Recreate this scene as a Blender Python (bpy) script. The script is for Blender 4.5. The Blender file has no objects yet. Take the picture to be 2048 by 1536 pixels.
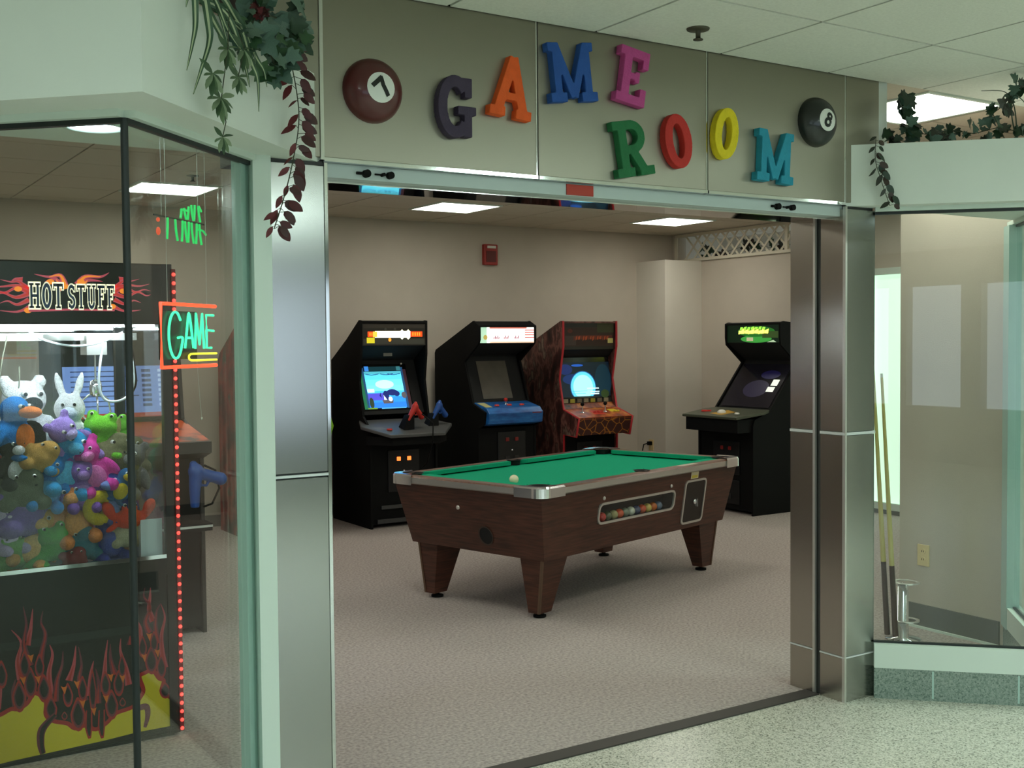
import bpy, math, random
from mathutils import Vector, Matrix, Euler
random.seed(7)
SC = bpy.context.scene
COL = SC.collection
PI = math.pi
Q = 2 ** -.5

# ---------------------------------------------------------------- camera
F_PX, YAW, PITCH, ROLL, EYE = 2273.8, .5715, .03726, -.0086, 1.58
cam_d = bpy.data.cameras.new('camera'); cam = bpy.data.objects.new('camera', cam_d); COL.objects.link(cam)
cam_d.sensor_width = 36; cam_d.lens = F_PX / 2048 * 36; cam_d.clip_start = .05
fw = Vector((math.sin(YAW) * math.cos(PITCH), math.cos(YAW) * math.cos(PITCH), -math.sin(PITCH)))
rt = Vector((math.cos(YAW), -math.sin(YAW), 0)); up = rt.cross(fw)
r2 = rt * math.cos(ROLL) + up * math.sin(ROLL); u2 = up * math.cos(ROLL) - rt * math.sin(ROLL)
M = Matrix((r2, u2, -fw)).transposed().to_4x4(); M.translation = (0, 0, EYE)
cam.matrix_world = M
SC.camera = cam

# ---------------------------------------------------------------- world, exposure
w = bpy.data.worlds.new('world'); SC.world = w; w.use_nodes = True
w.node_tree.nodes['Background'].inputs[0].default_value = (.72, .88, 1, 1)
w.node_tree.nodes['Background'].inputs[1].default_value = 2.2
SC.view_settings.view_transform = 'Standard'; SC.view_settings.look = 'None'
SC.view_settings.gamma = 1; SC.view_settings.use_curve_mapping = False
SC.view_settings.exposure = 0.0
ROOM_LIGHT, CORR_LIGHT = 11.5, 44.0

# ---------------------------------------------------------------- materials
def lin(c):
    c = c / 255
    return c / 12.92 if c <= .04045 else ((c + .055) / 1.055) ** 2.4
def rgb(r, g, b): return (lin(r), lin(g), lin(b), 1)
MATS = {}
def mat(name, col, rough=.6, metal=0., noise=0., scale=20., bump=0., bscale=None, spec=.5, aniso=0., coat=0.):
    if name in MATS: return MATS[name]
    m = bpy.data.materials.new(name); m.use_nodes = True; MATS[name] = m
    nt = m.node_tree; b = nt.nodes['Principled BSDF']
    c = rgb(*col)
    b.inputs['Base Color'].default_value = c; b.inputs['Roughness'].default_value = rough
    b.inputs['Metallic'].default_value = metal; b.inputs['Specular IOR Level'].default_value = spec
    b.inputs['Anisotropic'].default_value = aniso; b.inputs['Coat Weight'].default_value = coat
    if noise or bump:
        tc = nt.nodes.new('ShaderNodeTexCoord'); n = nt.nodes.new('ShaderNodeTexNoise')
        n.inputs['Scale'].default_value = scale; n.inputs['Detail'].default_value = 5
        nt.links.new(tc.outputs['Object'], n.inputs['Vector'])
        if noise:
            r = nt.nodes.new('ShaderNodeValToRGB')
            r.color_ramp.elements[0].position = .3; r.color_ramp.elements[1].position = .7
            r.color_ramp.elements[0].color = [v * (1 - noise) for v in c[:3]] + [1]
            r.color_ramp.elements[1].color = [min(1, v * (1 + noise)) for v in c[:3]] + [1]
            nt.links.new(n.outputs['Fac'], r.inputs['Fac']); nt.links.new(r.outputs[0], b.inputs['Base Color'])
        if bump:
            n2 = n
            if bscale:
                n2 = nt.nodes.new('ShaderNodeTexNoise'); n2.inputs['Scale'].default_value = bscale
                nt.links.new(tc.outputs['Object'], n2.inputs['Vector'])
            bp = nt.nodes.new('ShaderNodeBump'); bp.inputs['Strength'].default_value = bump; bp.inputs['Distance'].default_value = .01
            nt.links.new(n2.outputs['Fac'], bp.inputs['Height']); nt.links.new(bp.outputs[0], b.inputs['Normal'])
    return m
def emit(name, col, strength):
    if name in MATS: return MATS[name]
    m = bpy.data.materials.new(name); m.use_nodes = True; MATS[name] = m
    b = m.node_tree.nodes['Principled BSDF']
    b.inputs['Base Color'].default_value = rgb(*col)
    b.inputs['Emission Color'].default_value = rgb(*col); b.inputs['Emission Strength'].default_value = strength
    b.inputs['Roughness'].default_value = .3
    return m
def glass(name, tint, ior=1.45, rough=0.):
    m = bpy.data.materials.new(name); m.use_nodes = True; MATS[name] = m
    nt = m.node_tree; nt.nodes.clear()
    o = nt.nodes.new('ShaderNodeOutputMaterial'); mx = nt.nodes.new('ShaderNodeMixShader')
    f = nt.nodes.new('ShaderNodeFresnel'); f.inputs['IOR'].default_value = ior
    t = nt.nodes.new('ShaderNodeBsdfTransparent'); t.inputs[0].default_value = (*tint, 1)
    g = nt.nodes.new('ShaderNodeBsdfGlossy'); g.inputs['Roughness'].default_value = rough
    ge = nt.nodes.new('ShaderNodeNewGeometry'); iv = nt.nodes.new('ShaderNodeMix')       # same reflectance from both faces of the sheet
    iv.inputs[2].default_value = ior; iv.inputs[3].default_value = 1 / ior
    nt.links.new(ge.outputs['Backfacing'], iv.inputs[0]); nt.links.new(iv.outputs[0], f.inputs['IOR'])
    nt.links.new(f.outputs[0], mx.inputs[0]); nt.links.new(t.outputs[0], mx.inputs[1])
    nt.links.new(g.outputs[0], mx.inputs[2]); nt.links.new(mx.outputs[0], o.inputs[0])
    return m
def ramp_noise(name, stops, scale, rough=.5, kind='noise', stretch=(1, 1, 1), detail=4, metal=0., spec=.5):
    """material whose colour runs through several stops of a noise / voronoi texture"""
    m = bpy.data.materials.new(name); m.use_nodes = True; MATS[name] = m
    nt = m.node_tree; b = nt.nodes['Principled BSDF']
    b.inputs['Roughness'].default_value = rough; b.inputs['Metallic'].default_value = metal
    b.inputs['Specular IOR Level'].default_value = spec
    tc = nt.nodes.new('ShaderNodeTexCoord'); mp = nt.nodes.new('ShaderNodeMapping'); mp.inputs['Scale'].default_value = stretch
    nt.links.new(tc.outputs['Object'], mp.inputs[0])
    if kind == 'voronoi':
        n = nt.nodes.new('ShaderNodeTexVoronoi'); n.inputs['Scale'].default_value = scale
        sp = nt.nodes.new('ShaderNodeSeparateColor'); nt.links.new(n.outputs['Color'], sp.inputs[0]); src = sp.outputs[0]
    elif kind == 'crack':
        n = nt.nodes.new('ShaderNodeTexVoronoi'); n.feature = 'DISTANCE_TO_EDGE'; n.inputs['Scale'].default_value = scale; src = n.outputs['Distance']
    else:
        n = nt.nodes.new('ShaderNodeTexNoise'); n.inputs['Scale'].default_value = scale; n.inputs['Detail'].default_value = detail; src = n.outputs['Fac']
    nt.links.new(mp.outputs[0], n.inputs['Vector'])
    r = nt.nodes.new('ShaderNodeValToRGB'); cr = r.color_ramp
    while len(cr.elements) < len(stops): cr.elements.new(.5)
    for e, (p, c) in zip(cr.elements, stops): e.position = p; e.color = rgb(*c)
    nt.links.new(src, r.inputs[0]); nt.links.new(r.outputs[0], b.inputs['Base Color'])
    return m

def brushed(name, col, rough, vertical=True, aniso=.6):
    m = mat(name, col, rough, 1.0, aniso=aniso)
    nt = m.node_tree; b = nt.nodes['Principled BSDF']
    tc = nt.nodes.new('ShaderNodeTexCoord'); mp = nt.nodes.new('ShaderNodeMapping')
    mp.inputs['Scale'].default_value = (2, 2, 900) if vertical else (900, 900, 2)
    n = nt.nodes.new('ShaderNodeTexNoise'); n.inputs['Scale'].default_value = 1.5; n.inputs['Detail'].default_value = 3
    mr = nt.nodes.new('ShaderNodeMapRange'); mr.inputs[3].default_value = rough * .9; mr.inputs[4].default_value = rough * 1.1
    nt.links.new(tc.outputs['Object'], mp.inputs[0]); nt.links.new(mp.outputs[0], n.inputs['Vector'])
    nt.links.new(n.outputs['Fac'], mr.inputs[0]); nt.links.new(mr.outputs[0], b.inputs['Roughness'])
    return m

WHITE_PAINT = mat('white_paint', (226, 232, 224), .55, noise=.02, scale=3)
FRAME = mat('frame_paint', (214, 226, 216), .45)
FRAME_TEAL = mat('frame_teal', (168, 196, 188), .4)
WALL = mat('beige_wall', (196, 186, 172), .8, noise=.03, scale=4, bump=.08, bscale=180)
WALL_LIGHT = mat('light_wall', (222, 216, 204), .75, noise=.02, scale=4)
TILE = mat('ceiling_tile', (226, 228, 218), .9, noise=.05, scale=90, bump=.15, bscale=240)
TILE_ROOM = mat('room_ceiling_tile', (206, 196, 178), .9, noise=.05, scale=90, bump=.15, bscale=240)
GRID = mat('ceiling_grid', (150, 152, 142), .6)
STEEL = brushed('brushed_steel', (178, 178, 175), .2)
STEEL_FASCIA = brushed('fascia_steel', (158, 153, 139), .4)
STEEL_DARK = brushed('jamb_steel', (176, 171, 162), .26)
POLISH = mat('polished_steel', (225, 226, 224), .08, 1.)
MIRROR = mat('mirror_steel', (200, 198, 194), .03, 1.)
CHROME = mat('chrome', (240, 240, 242), .12, .85)
ALU = mat('aluminium', (214, 212, 206), .32, .75)
TRACK = mat('track_paint', (186, 198, 196), .4)
BLACK = mat('black_laminate', (12, 12, 12), .7, spec=.15)
BLACK_GLOSS = mat('black_gloss', (10, 10, 11), .15)
BLACK_MATT = mat('black_matt', (13, 13, 13), .8)
DARK_GREY = mat('dark_grey', (62, 62, 62), .5)
RUBBER = mat('rubber_seal', (22, 30, 30), .5)
CARPET = ramp_noise('carpet', [(.25, (138, 128, 124)), (.5, (172, 162, 157)), (.75, (196, 184, 176))], 70, .95, detail=8, spec=.1)
TERRAZZO = ramp_noise('terrazzo', [(.0, (122, 124, 112)), (.2, (178, 178, 164)), (.5, (204, 203, 188)), (.85, (220, 219, 206)), (1., (160, 157, 142))], 170, .25, 'voronoi')
TERRAZZO_G = ramp_noise('terrazzo_green', [(.0, (92, 110, 102)), (.3, (128, 144, 134)), (.6, (150, 162, 152)), (1., (112, 130, 122))], 190, .25, 'voronoi')
GLASS = glass('storefront_glass', (.93, .97, .95), 1.5)
GLASS_IN = glass('cabinet_glass', (.96, .98, .98), 1.45)
OUTLET = mat('almond_plastic', (226, 204, 150), .5)
RED_PAINT = mat('red_alarm', (160, 38, 32), .4)
LAMP_ROOM = emit('lamp_room', (252, 250, 236), ROOM_LIGHT)
LAMP_CORR = emit('lamp_corridor', (228, 252, 244), CORR_LIGHT)

# ---------------------------------------------------------------- mesh helpers
class MB:
    def __init__(s): s.v = []; s.f = []; s.m = []; s.smooth = []
    def add(s, vs, fs, m=0, sm=False):
        o = len(s.v); s.v += [tuple(v) for v in vs]
        for f in fs: s.f.append([i + o for i in f]); s.m.append(m); s.smooth.append(sm)
    def box(s, x0, x1, y0, y1, z0, z1, m=0):
        s.add([(x0, y0, z0), (x1, y0, z0), (x1, y1, z0), (x0, y1, z0), (x0, y0, z1), (x1, y0, z1), (x1, y1, z1), (x0, y1, z1)],
              [(0, 3, 2, 1), (4, 5, 6, 7), (0, 1, 5, 4), (1, 2, 6, 5), (2, 3, 7, 6), (3, 0, 4, 7)], m)
    def prism(s, a, b, m=0):
        n = len(a)
        s.add(list(a) + list(b), [tuple(range(n))[::-1], tuple(range(n, 2 * n))] + [(i, (i + 1) % n, n + (i + 1) % n, n + i) for i in range(n)], m)
    def prism_x(s, poly, x0, x1, m=0):          # poly of (y, z)
        s.prism([(x0, y, z) for y, z in poly], [(x1, y, z) for y, z in poly], m)
    def prism_y(s, poly, y0, y1, m=0):          # poly of (x, z)
        s.prism([(x, y0, z) for x, z in poly], [(x, y1, z) for x, z in poly], m)
    def prism_z(s, poly, z0, z1, m=0):
        s.prism([(x, y, z0) for x, y in poly], [(x, y, z1) for x, y in poly], m)
    def poly(s, pts, m=0): s.add(pts, [tuple(range(len(pts)))], m)
    def tube(s, pts, r, n=8, m=0, cap=True):
        pts = [Vector(p) for p in pts]; rs = r if isinstance(r, (list, tuple)) else [r] * len(pts)
        vs = []; prev = None
        for i, p in enumerate(pts):
            d = (pts[min(i + 1, len(pts) - 1)] - pts[max(i - 1, 0)]).normalized()
            a = prev if prev is not None else (Vector((0, 0, 1)) if abs(d.z) < .9 else Vector((1, 0, 0)))
            u = d.cross(a).normalized(); v = u.cross(d).normalized(); prev = v
            for k in range(n):
                t = 2 * PI * k / n; vs.append(p + (u * math.cos(t) + v * math.sin(t)) * rs[i])
        fs = [(i * n + k, i * n + (k + 1) % n, (i + 1) * n + (k + 1) % n, (i + 1) * n + k) for i in range(len(pts) - 1) for k in range(n)]
        s.add(vs, fs, m, True)
        if cap: s.add(vs[:n], [tuple(range(n))[::-1]], m); s.add(vs[-n:], [tuple(range(n))], m)
    def lathe(s, prof, c=(0, 0, 0), n=24, m=0, sm=True):     # prof of (r, z)
        vs = [(c[0] + r * math.cos(2 * PI * k / n), c[1] + r * math.sin(2 * PI * k / n), c[2] + z) for r, z in prof for k in range(n)]
        fs = [(i * n + k, i * n + (k + 1) % n, (i + 1) * n + (k + 1) % n, (i + 1) * n + k) for i in range(len(prof) - 1) for k in range(n)]
        s.add(vs, fs, m, sm)
    def ball(s, c, r, m=0, nu=16, nv=10, rot=None):
        r = r if isinstance(r, (list, tuple)) else (r, r, r)
        vs = []
        for i in range(nv + 1):
            t = PI * i / nv
            for k in range(nu):
                a = 2 * PI * k / nu
                p = Vector((r[0] * math.sin(t) * math.cos(a), r[1] * math.sin(t) * math.sin(a), r[2] * math.cos(t)))
                if rot: p = rot @ p
                vs.append(p + Vector(c))
        fs = [(i * nu + k, (i + 1) * nu + k, (i + 1) * nu + (k + 1) % nu, i * nu + (k + 1) % nu) for i in range(nv) for k in range(nu)]
        s.add(vs, fs, m, True)
    def mesh(s, name):
        me = bpy.data.meshes.new(name); me.from_pydata(s.v, [], s.f)
        for p, m, sm in zip(me.polygons, s.m, s.smooth): p.material_index = m; p.use_smooth = sm
        me.update(); return me
    def build(s, name, mats, parent=None, loc=None, rot=None):
        me = s.mesh(name)
        for m in (mats if isinstance(mats, (list, tuple)) else [mats]): me.materials.append(m)
        o = bpy.data.objects.new(name, me); COL.objects.link(o)
        if parent: o.parent = parent
        if loc: o.location = loc
        if rot: o.rotation_euler = rot
        return o
def inst(name, me, parent=None, mtx=None, m=None):
    o = bpy.data.objects.new(name, me); COL.objects.link(o)
    if parent: o.parent = parent
    if mtx is not None: o.matrix_local = mtx
    if m:
        o.material_slots[0].link = 'OBJECT'; o.material_slots[0].material = m
    return o
def tag(o, label, cat, group=None):
    o['label'] = label; o['category'] = cat
    if group: o['group'] = group
    return o
def struct(o, label=None):
    o['kind'] = 'structure'
    if label: o['label'] = label
    return o
def thing(name, label, cat, loc=(0, 0, 0), rz=0, group=None):
    o = bpy.data.objects.new(name, None); COL.objects.link(o); o.location = loc; o.rotation_euler = (0, 0, rz)
    o.empty_display_size = .1
    return tag(o, label, cat, group)
def bevel(o, wdt, seg=2):
    b = o.modifiers.new('bevel', 'BEVEL'); b.width = wdt; b.segments = seg; b.limit_method = 'ANGLE'; b.angle_limit = .6
    return o
def bx(name, m, x0, x1, y0, y1, z0, z1, parent=None, bev=0):
    b = MB(); b.box(x0, x1, y0, y1, z0, z1); o = b.build(name, m, parent)
    if bev: bevel(o, bev)
    return o
def circle(cx, cz, rx, rz, n=24, a0=0, a1=2 * PI):
    return [(cx + rx * math.cos(a0 + (a1 - a0) * i / n), cz + rz * math.sin(a0 + (a1 - a0) * i / n)) for i in range(n)]
def rrect(x0, x1, z0, z1, r, n=5):
    p = []
    for cx, cz, a in ((x1 - r, z1 - r, 0), (x0 + r, z1 - r, PI / 2), (x0 + r, z0 + r, PI), (x1 - r, z0 + r, 1.5 * PI)):
        p += [(cx + r * math.cos(a + PI / 2 * i / n), cz + r * math.sin(a + PI / 2 * i / n)) for i in range(n + 1)]
    return p
def ring_y(b, outer, inner, y0, y1, m=0):
    """frame between two loops (x, z), from y0 (front) to y1"""
    n = len(outer)
    for i in range(n):
        j = (i + 1) % n
        a, c, d, e = outer[i], outer[j], inner[j], inner[i]
        b.prism([(a[0], y0, a[1]), (c[0], y0, c[1]), (d[0], y0, d[1]), (e[0], y0, e[1])],
                [(a[0], y1, a[1]), (c[0], y1, c[1]), (d[0], y1, d[1]), (e[0], y1, e[1])], m)

# ================================================================ THE SETTING
YS, ZF, ZC = 3.33, 2.15, 2.70          # storefront plane, fascia bottom, corridor ceiling
YB, ZR, XR, XL = 9.66, 2.74, 8.34, -1.6   # room: back wall, ceiling, right and left walls

b = MB(); b.box(XL, XR, 3.55, YB, -.1, 0); struct(b.build('floor', CARPET))
b = MB(); b.box(-6, 9.5, -5, 3.47, -.1, 0); struct(b.build('floor_corridor', TERRAZZO))
b = MB(); b.box(1.46, 3.84, 3.47, 3.55, -.1, .006); struct(b.build('trim_1', mat('threshold', (58, 54, 50), .5)))
b = MB(); b.box(-6, 1.46, 3.47, 3.55, -.1, 0); b.box(3.84, 9.5, 3.47, 3.55, -.1, 0); struct(b.build('floor_sill', CARPET))
wb = bx('wall_back', WALL, XL - .1, XR + .1, YB, YB + .1, 0, ZR + .1); struct(wb)
wl = bx('wall_left', WALL, XL - .1, XL, 3.4, YB, 0, ZR + .1); struct(wl)
struct(bx('wall_front_left', WALL, -6, .16, 3.36, 3.5, 0, ZR + .1))
struct(bx('wall_front_right', WALL, 5.42, 9.5, 3.36, 3.5, 0, ZR + .1))
# right wall with a tall lit window and the lattice opening above
b = MB(); H0 = 2.43
b.box(XR, XR + .1, 3.5, 6.05, 0, ZR + .1); b.box(XR, XR + .1, 6.05, 6.95, 0, .06); b.box(XR, XR + .1, 6.05, 6.95, 2.19, H0)
b.box(XR, XR + .1, 6.95, YB, 0, H0); b.box(XR, XR + .1, 9.55, YB, H0, ZR + .1); b.box(XR, XR + .1, 6.05, 7.28, H0, ZR + .1)
struct(b.build('wall_right', WALL))
b = MB(); b.box(XR + .75, XR + .85, 5.8, YB + .1, 0, ZR + .1); b.box(XR + .1, XR + .85, 5.7, 5.8, 0, ZR + .1); b.box(XR + .1, XR + .85, YB, YB + .1, 0, ZR + .1)
struct(b.build('wall_beyond', WALL_LIGHT))
wn = bx('window_3', emit('lit_frosted_pane', (226, 255, 232), .85), XR + .04, XR + .06, 6.05, 6.95, .06, 2.19); struct(wn)
bx('window_frame', FRAME, XR - .02, XR + .02, 6.03, 6.09, .04, 2.21, wn); bx('window_frame', FRAME, XR - .02, XR + .02, 6.91, 6.97, .04, 2.21, wn)
bx('window_frame', FRAME, XR - .02, XR + .02, 6.09, 6.91, .04, .1, wn); bx('window_frame', FRAME, XR - .02, XR + .02, 6.09, 6.91, 2.15, 2.21, wn)
# stub wall between the bay and the room
st = bx('wall_stub', WALL, 5.2, 5.42, 3.44, 4.12, 0, 2.42); struct(st)
b = MB(); b.box(5.19, 5.2, 3.5, 4.12, 0, .13); struct(b.build('baseboard_stub', mat('grey_cove_base', (104, 104, 98), .6)))
b = MB(); b.box(5.176, 5.19, 3.5, 4.12, 0, .012); struct(b.build('trim_6', FRAME))
b = MB(); b.box(XL, 7.83, YB - .012, YB, 0, .1); struct(b.build('baseboard_back', MATS['grey_cove_base']))
b = MB(); b.box(XR - .012, XR, 3.5, 9.19, 0, .1); struct(b.build('baseboard_right_room', MATS['grey_cove_base']))
# boxed column in the back right corner
bev_o = bx('wall_column', WALL_LIGHT, 7.83, XR, 9.19, YB, 0, 2.425); struct(bev_o)

# ceilings: grid plane above, tiles as pieces just below it
def ceiling(name, x0, x1, y0, y1, z, tmat, gx, gy, dx, dy, holes=(), build=None):
    b = MB(); b.box(x0, x1, y0, y1, z + .004, z + .1); c = struct(b.build(name, GRID))
    t = MB(); t.box(-dx / 2 + .006, dx / 2 - .006, -dy / 2 + .006, dy / 2 - .006, 0, .012); me = t.mesh('ceiling_tile'); me.materials.append(tmat)
    i0 = math.floor((x0 - gx) / dx); j0 = math.floor((y0 - gy) / dy)
    rest = MB()
    for i in range(i0, int((x1 - gx) / dx) + 1):
        for j in range(j0, int((y1 - gy) / dy) + 1):
            ax, bx_, ay, by = gx + i * dx, gx + (i + 1) * dx, gy + j * dy, gy + (j + 1) * dy
            cx, cy = (ax + bx_) / 2, (ay + by) / 2
            if any(abs(cx - hx) < .31 and abs(cy - hy) < .31 for hx, hy in holes): continue
            if ax >= x0 - .001 and bx_ <= x1 + .001 and ay >= y0 - .001 and by <= y1 + .001 and (build is None or build(cx, cy)):
                inst('ceiling_tile', me, c, Matrix.Translation((cx, cy, z - .004)))
            else:
                rest.box(max(ax, x0) + .006, min(bx_, x1) - .006, max(ay, y0) + .006, min(by, y1) - .006, z - .004, z + .008)
    if rest.v:
        o = rest.build('ceiling_tile_rest', tmat, c); o['kind'] = 'stuff'
    return c
CL = [(-1.15, .6), (1.30, -1.1), (3.6, -2.2), (-3.6, -1.1), (1.29, -3.55), (6.78, .6), (4.3, .3), (6.5, 2.0)]  # last panel, out of view, is added to brighten the right bay
CL = [(3.12 + (round((x - 3.12) / .61 - .5) + .5) * .61, 2.81 + (round((y - 2.81) / .61 - .5) + .5) * .61) for x, y in CL]
ceiling('ceiling_corridor', -6, 9.5, -5, YS, ZC, TILE, 3.12, 2.81, .61, .61, CL, lambda x, y: .5 < x < 6 and y > 1.2)
RL = [(4.9, 8.5), (7.45, 8.5), (2.4, 8.36), (4.85, 3.75), (-.2, 8.4), (2.4, 6.0), (4.9, 6.1), (7.4, 6.1), (0, 5.9), (2.35, 4.25), (6.95, 4.25)]  # past the first four: panels out of view, added as fill light
GX, GY = 4.6, 8.2
RL = [(x, y) if y == 3.75 else (GX + (round((x - GX) / .61 - .5) + .5) * .61, GY + (round((y - GY) / .61 - .5) + .5) * .61) for x, y in RL]
ceiling('ceiling', XL, XR + .8, YS, YB, ZR, TILE_ROOM, GX, GY, .61, .61, RL, lambda x, y: y > 5.5)

def light_panel(x, y, z, m, label, group):
    t = thing('ceiling_light', label, 'light', (x, y, z), 0, group)
    b = MB(); o = .298
    ring = [(-o, -o), (o, -o), (o, o), (-o, o)]; i_ = [(p * .93, q * .93) for p, q in ring]
    for k in range(4):
        a, c, d, e = ring[k], ring[(k + 1) % 4], i_[(k + 1) % 4], i_[k]
        b.prism([(a[0], a[1], -.012), (c[0], c[1], -.012), (d[0], d[1], -.012), (e[0], e[1], -.012)],
                [(a[0], a[1], .002), (c[0], c[1], .002), (d[0], d[1], .002), (e[0], e[1], .002)])
    b.build('frame', FRAME, t)
    b = MB(); b.box(-.277, .277, -.277, .277, -.008, .003); b.build('diffuser', m, t)
    return t
LBL = ['square ceiling light over the gap between the first two arcade cabinets', 'square ceiling light before the boxed corner column',
       'square ceiling light above the crane machine side of the game room', 'square ceiling light behind the ivy on the bay ledge']
for i, (x, y) in enumerate(RL):
    light_panel(x, y, ZR, LAMP_ROOM, LBL[i] if i < 4 else 'unseen square ceiling light added as fill over the game room carpet', 'game room ceiling lights')
for x, y in CL:
    light_panel(x, y, ZC, LAMP_CORR, 'unseen square ceiling light in the corridor outside the game room', 'corridor ceiling lights')

# corridor shell behind the camera: opposite wall with daylight windows
b = MB(); zs = (.7, 2.25)
cols = [-6, -3.6, -2.5, -1.4, -.3, .9, 2.0, 3.1, 4.2, 5.3, 9.5]
b.box(-6, 9.5, -5.2, -5, 0, zs[0]); b.box(-6, 9.5, -5.2, -5, zs[1], ZC + .1)
b.box(-6, -3.6, -5.2, -5, zs[0], zs[1]); b.box(-.3, .9, -5.2, -5, zs[0], zs[1]); b.box(5.3, 9.5, -5.2, -5, zs[0], zs[1])
struct(b.build('wall_opposite', mat('dim_wall', (120, 122, 114), .7)))
for i, c in enumerate(cols[1:-1]):
    struct(bx('trim_%d' % (20 + i), mat('mullion_grey', (120, 128, 132), .5), c - .14, c + .14, -5.15, -5.02, zs[0], zs[1]))
struct(bx('wall_corridor_left', WALL_LIGHT, -6.1, -6, -5, 3.5, 0, ZC + .1))
struct(bx('wall_corridor_right', WALL_LIGHT, 9.5, 9.6, -5, 3.5, 0, ZC + .1))

# ---------------------------------------------------------------- fascia and header
hd = bx('trim_2', DARK_GREY, 1.22, 4.055, 3.352, 3.64, 2.15, ZR + .05); struct(hd, 'header behind the steel fascia')
for x0, x1 in ((1.22, 1.437), (1.449, 2.254), (2.262, 3.051), (3.059, 3.838), (3.846, 4.055)):
    bevel(bx('panel', STEEL_FASCIA, x0, x1, YS, YS + .022, ZF + .012, ZC, hd), .002, 1)
bx('seam_trim', POLISH, 1.437, 1.449, YS - .004, YS + .02, ZF + .004, ZC, hd)
for x in (2.258, 3.055, 3.842):
    bx('seam', RUBBER, x - .004, x + .004, YS + .006, YS + .02, ZF, ZC, hd); bx('seam_trim', POLISH, x - .008, x - .003, YS - .002, YS + .02, ZF, ZC, hd)
for x0, x1 in ((1.449, 2.256), (2.262, 3.053), (3.059, 3.84)):
    bx('lower_trim', POLISH, x0, x1, YS - .004, YS + .022, ZF, ZF + .012, hd)
bx('track_channel', TRACK, 1.46, 3.90, YS + .03, 3.42, 2.105, 2.16, hd)
bx('track_lip', POLISH, 1.46, 3.90, 3.405, 3.425, 2.095, 2.107, hd)
bx('mirror_soffit', MIRROR, 1.46, 3.84, 3.425, 3.64, 2.105, 2.16, hd)
def roller(x):
    b = MB()
    b.tube([(x, YS + .03, 2.125), (x, YS + .012, 2.125)], .013, 12); b.tube([(x - .035, YS + .022, 2.125), (x, YS + .022, 2.125)], .005, 8)
    b.tube([(x + .085, YS + .03, 2.125), (x + .085, YS + .012, 2.125)], .012, 12); b.tube([(x + .03, YS + .022, 2.125), (x + .1, YS + .022, 2.125)], .003, 8)
    b.tube([(x + .058, YS + .03, 2.125), (x + .058, YS + .01, 2.125)], .006, 8)
    b.build('track_roller', BLACK, hd)
roller(1.605); roller(3.46)
tag(bx('sticker', mat('sticker_red', (176, 52, 34), .5), 2.40, 2.52, YS + .026, YS + .0305, 2.108, 2.146), 'small red warning sticker on the door track', 'sticker')
# white post at the right end of the fascia, above the ledge
struct(bx('trim_3', WHITE_PAINT, 4.058, 4.12, 3.34, 3.50, 2.41, ZR))

# ---------------------------------------------------------------- steel piers
BAND = mat('band_light', (222, 226, 224), .3, .2)
def steel_panel(parent, x0, x1, y0, y1, z0, z1, m, name='panel'):
    return bevel(bx(name, m, x0, x1, y0, y1, z0, z1, parent), .0015, 1)
lp = bx('trim_4', DARK_GREY, 1.27, 1.448, YS + .012, 3.64, 0, 2.15); struct(lp, 'left steel pier of the doorway')
for z0, z1 in ((0, .19), (.2, 1.158), (1.176, 2.135)): steel_panel(lp, 1.268, 1.447, YS, YS + .012, z0, z1, STEEL)
for z in (.192, 1.167): bx('band', BAND, 1.268, 1.452, YS - .003, YS + .01, z - .004, z + .004, lp)
bx('edge_trim', POLISH, 1.447, 1.458, YS - .004, YS + .03, 0, 2.145, lp); bx('edge_trim', ALU, 1.26, 1.268, YS - .003, YS + .02, 0, 2.145, lp)
for y0, y1 in ((YS + .03, 3.465), (3.50, 3.64)):
    for z0, z1 in ((0, .19), (.2, 1.158), (1.176, 2.105)): steel_panel(lp, 1.448, 1.458, y0, y1, z0, z1, STEEL_DARK)
rp = bx('trim_5', DARK_GREY, 3.855, 4.03, YS + .012, 3.645, 0, 2.15); struct(rp, 'right steel pier of the doorway')
for z0, z1 in ((0, .192), (.2, 1.162), (1.178, 2.135)):
    steel_panel(rp, 3.85, 4.032, YS, YS + .012, z0, z1, STEEL)
    steel_panel(rp, 3.842, 3.855, YS + .012, 3.468, z0, z1, STEEL_DARK)
    steel_panel(rp, 3.842, 3.855, 3.505, 3.645, z0, z1, STEEL_DARK)
for z, h in ((.196, .003), (1.17, .006)):
    bx('band', BAND, 3.85, 4.034, YS - .003, YS + .01, z - h, z + h, rp)
    bx('band', BAND, 3.839, 3.855, YS, 3.468, z - h, z + h, rp); bx('band', BAND, 3.839, 3.855, 3.505, 3.645, z - h, z + h, rp)
bx('edge_trim', ALU, 3.840, 3.851, YS - .003, YS + .012, 0, 2.145, rp); bx('edge_trim', ALU, 3.838, 3.85, 3.495, 3.508, 0, 2.105, rp)

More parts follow.
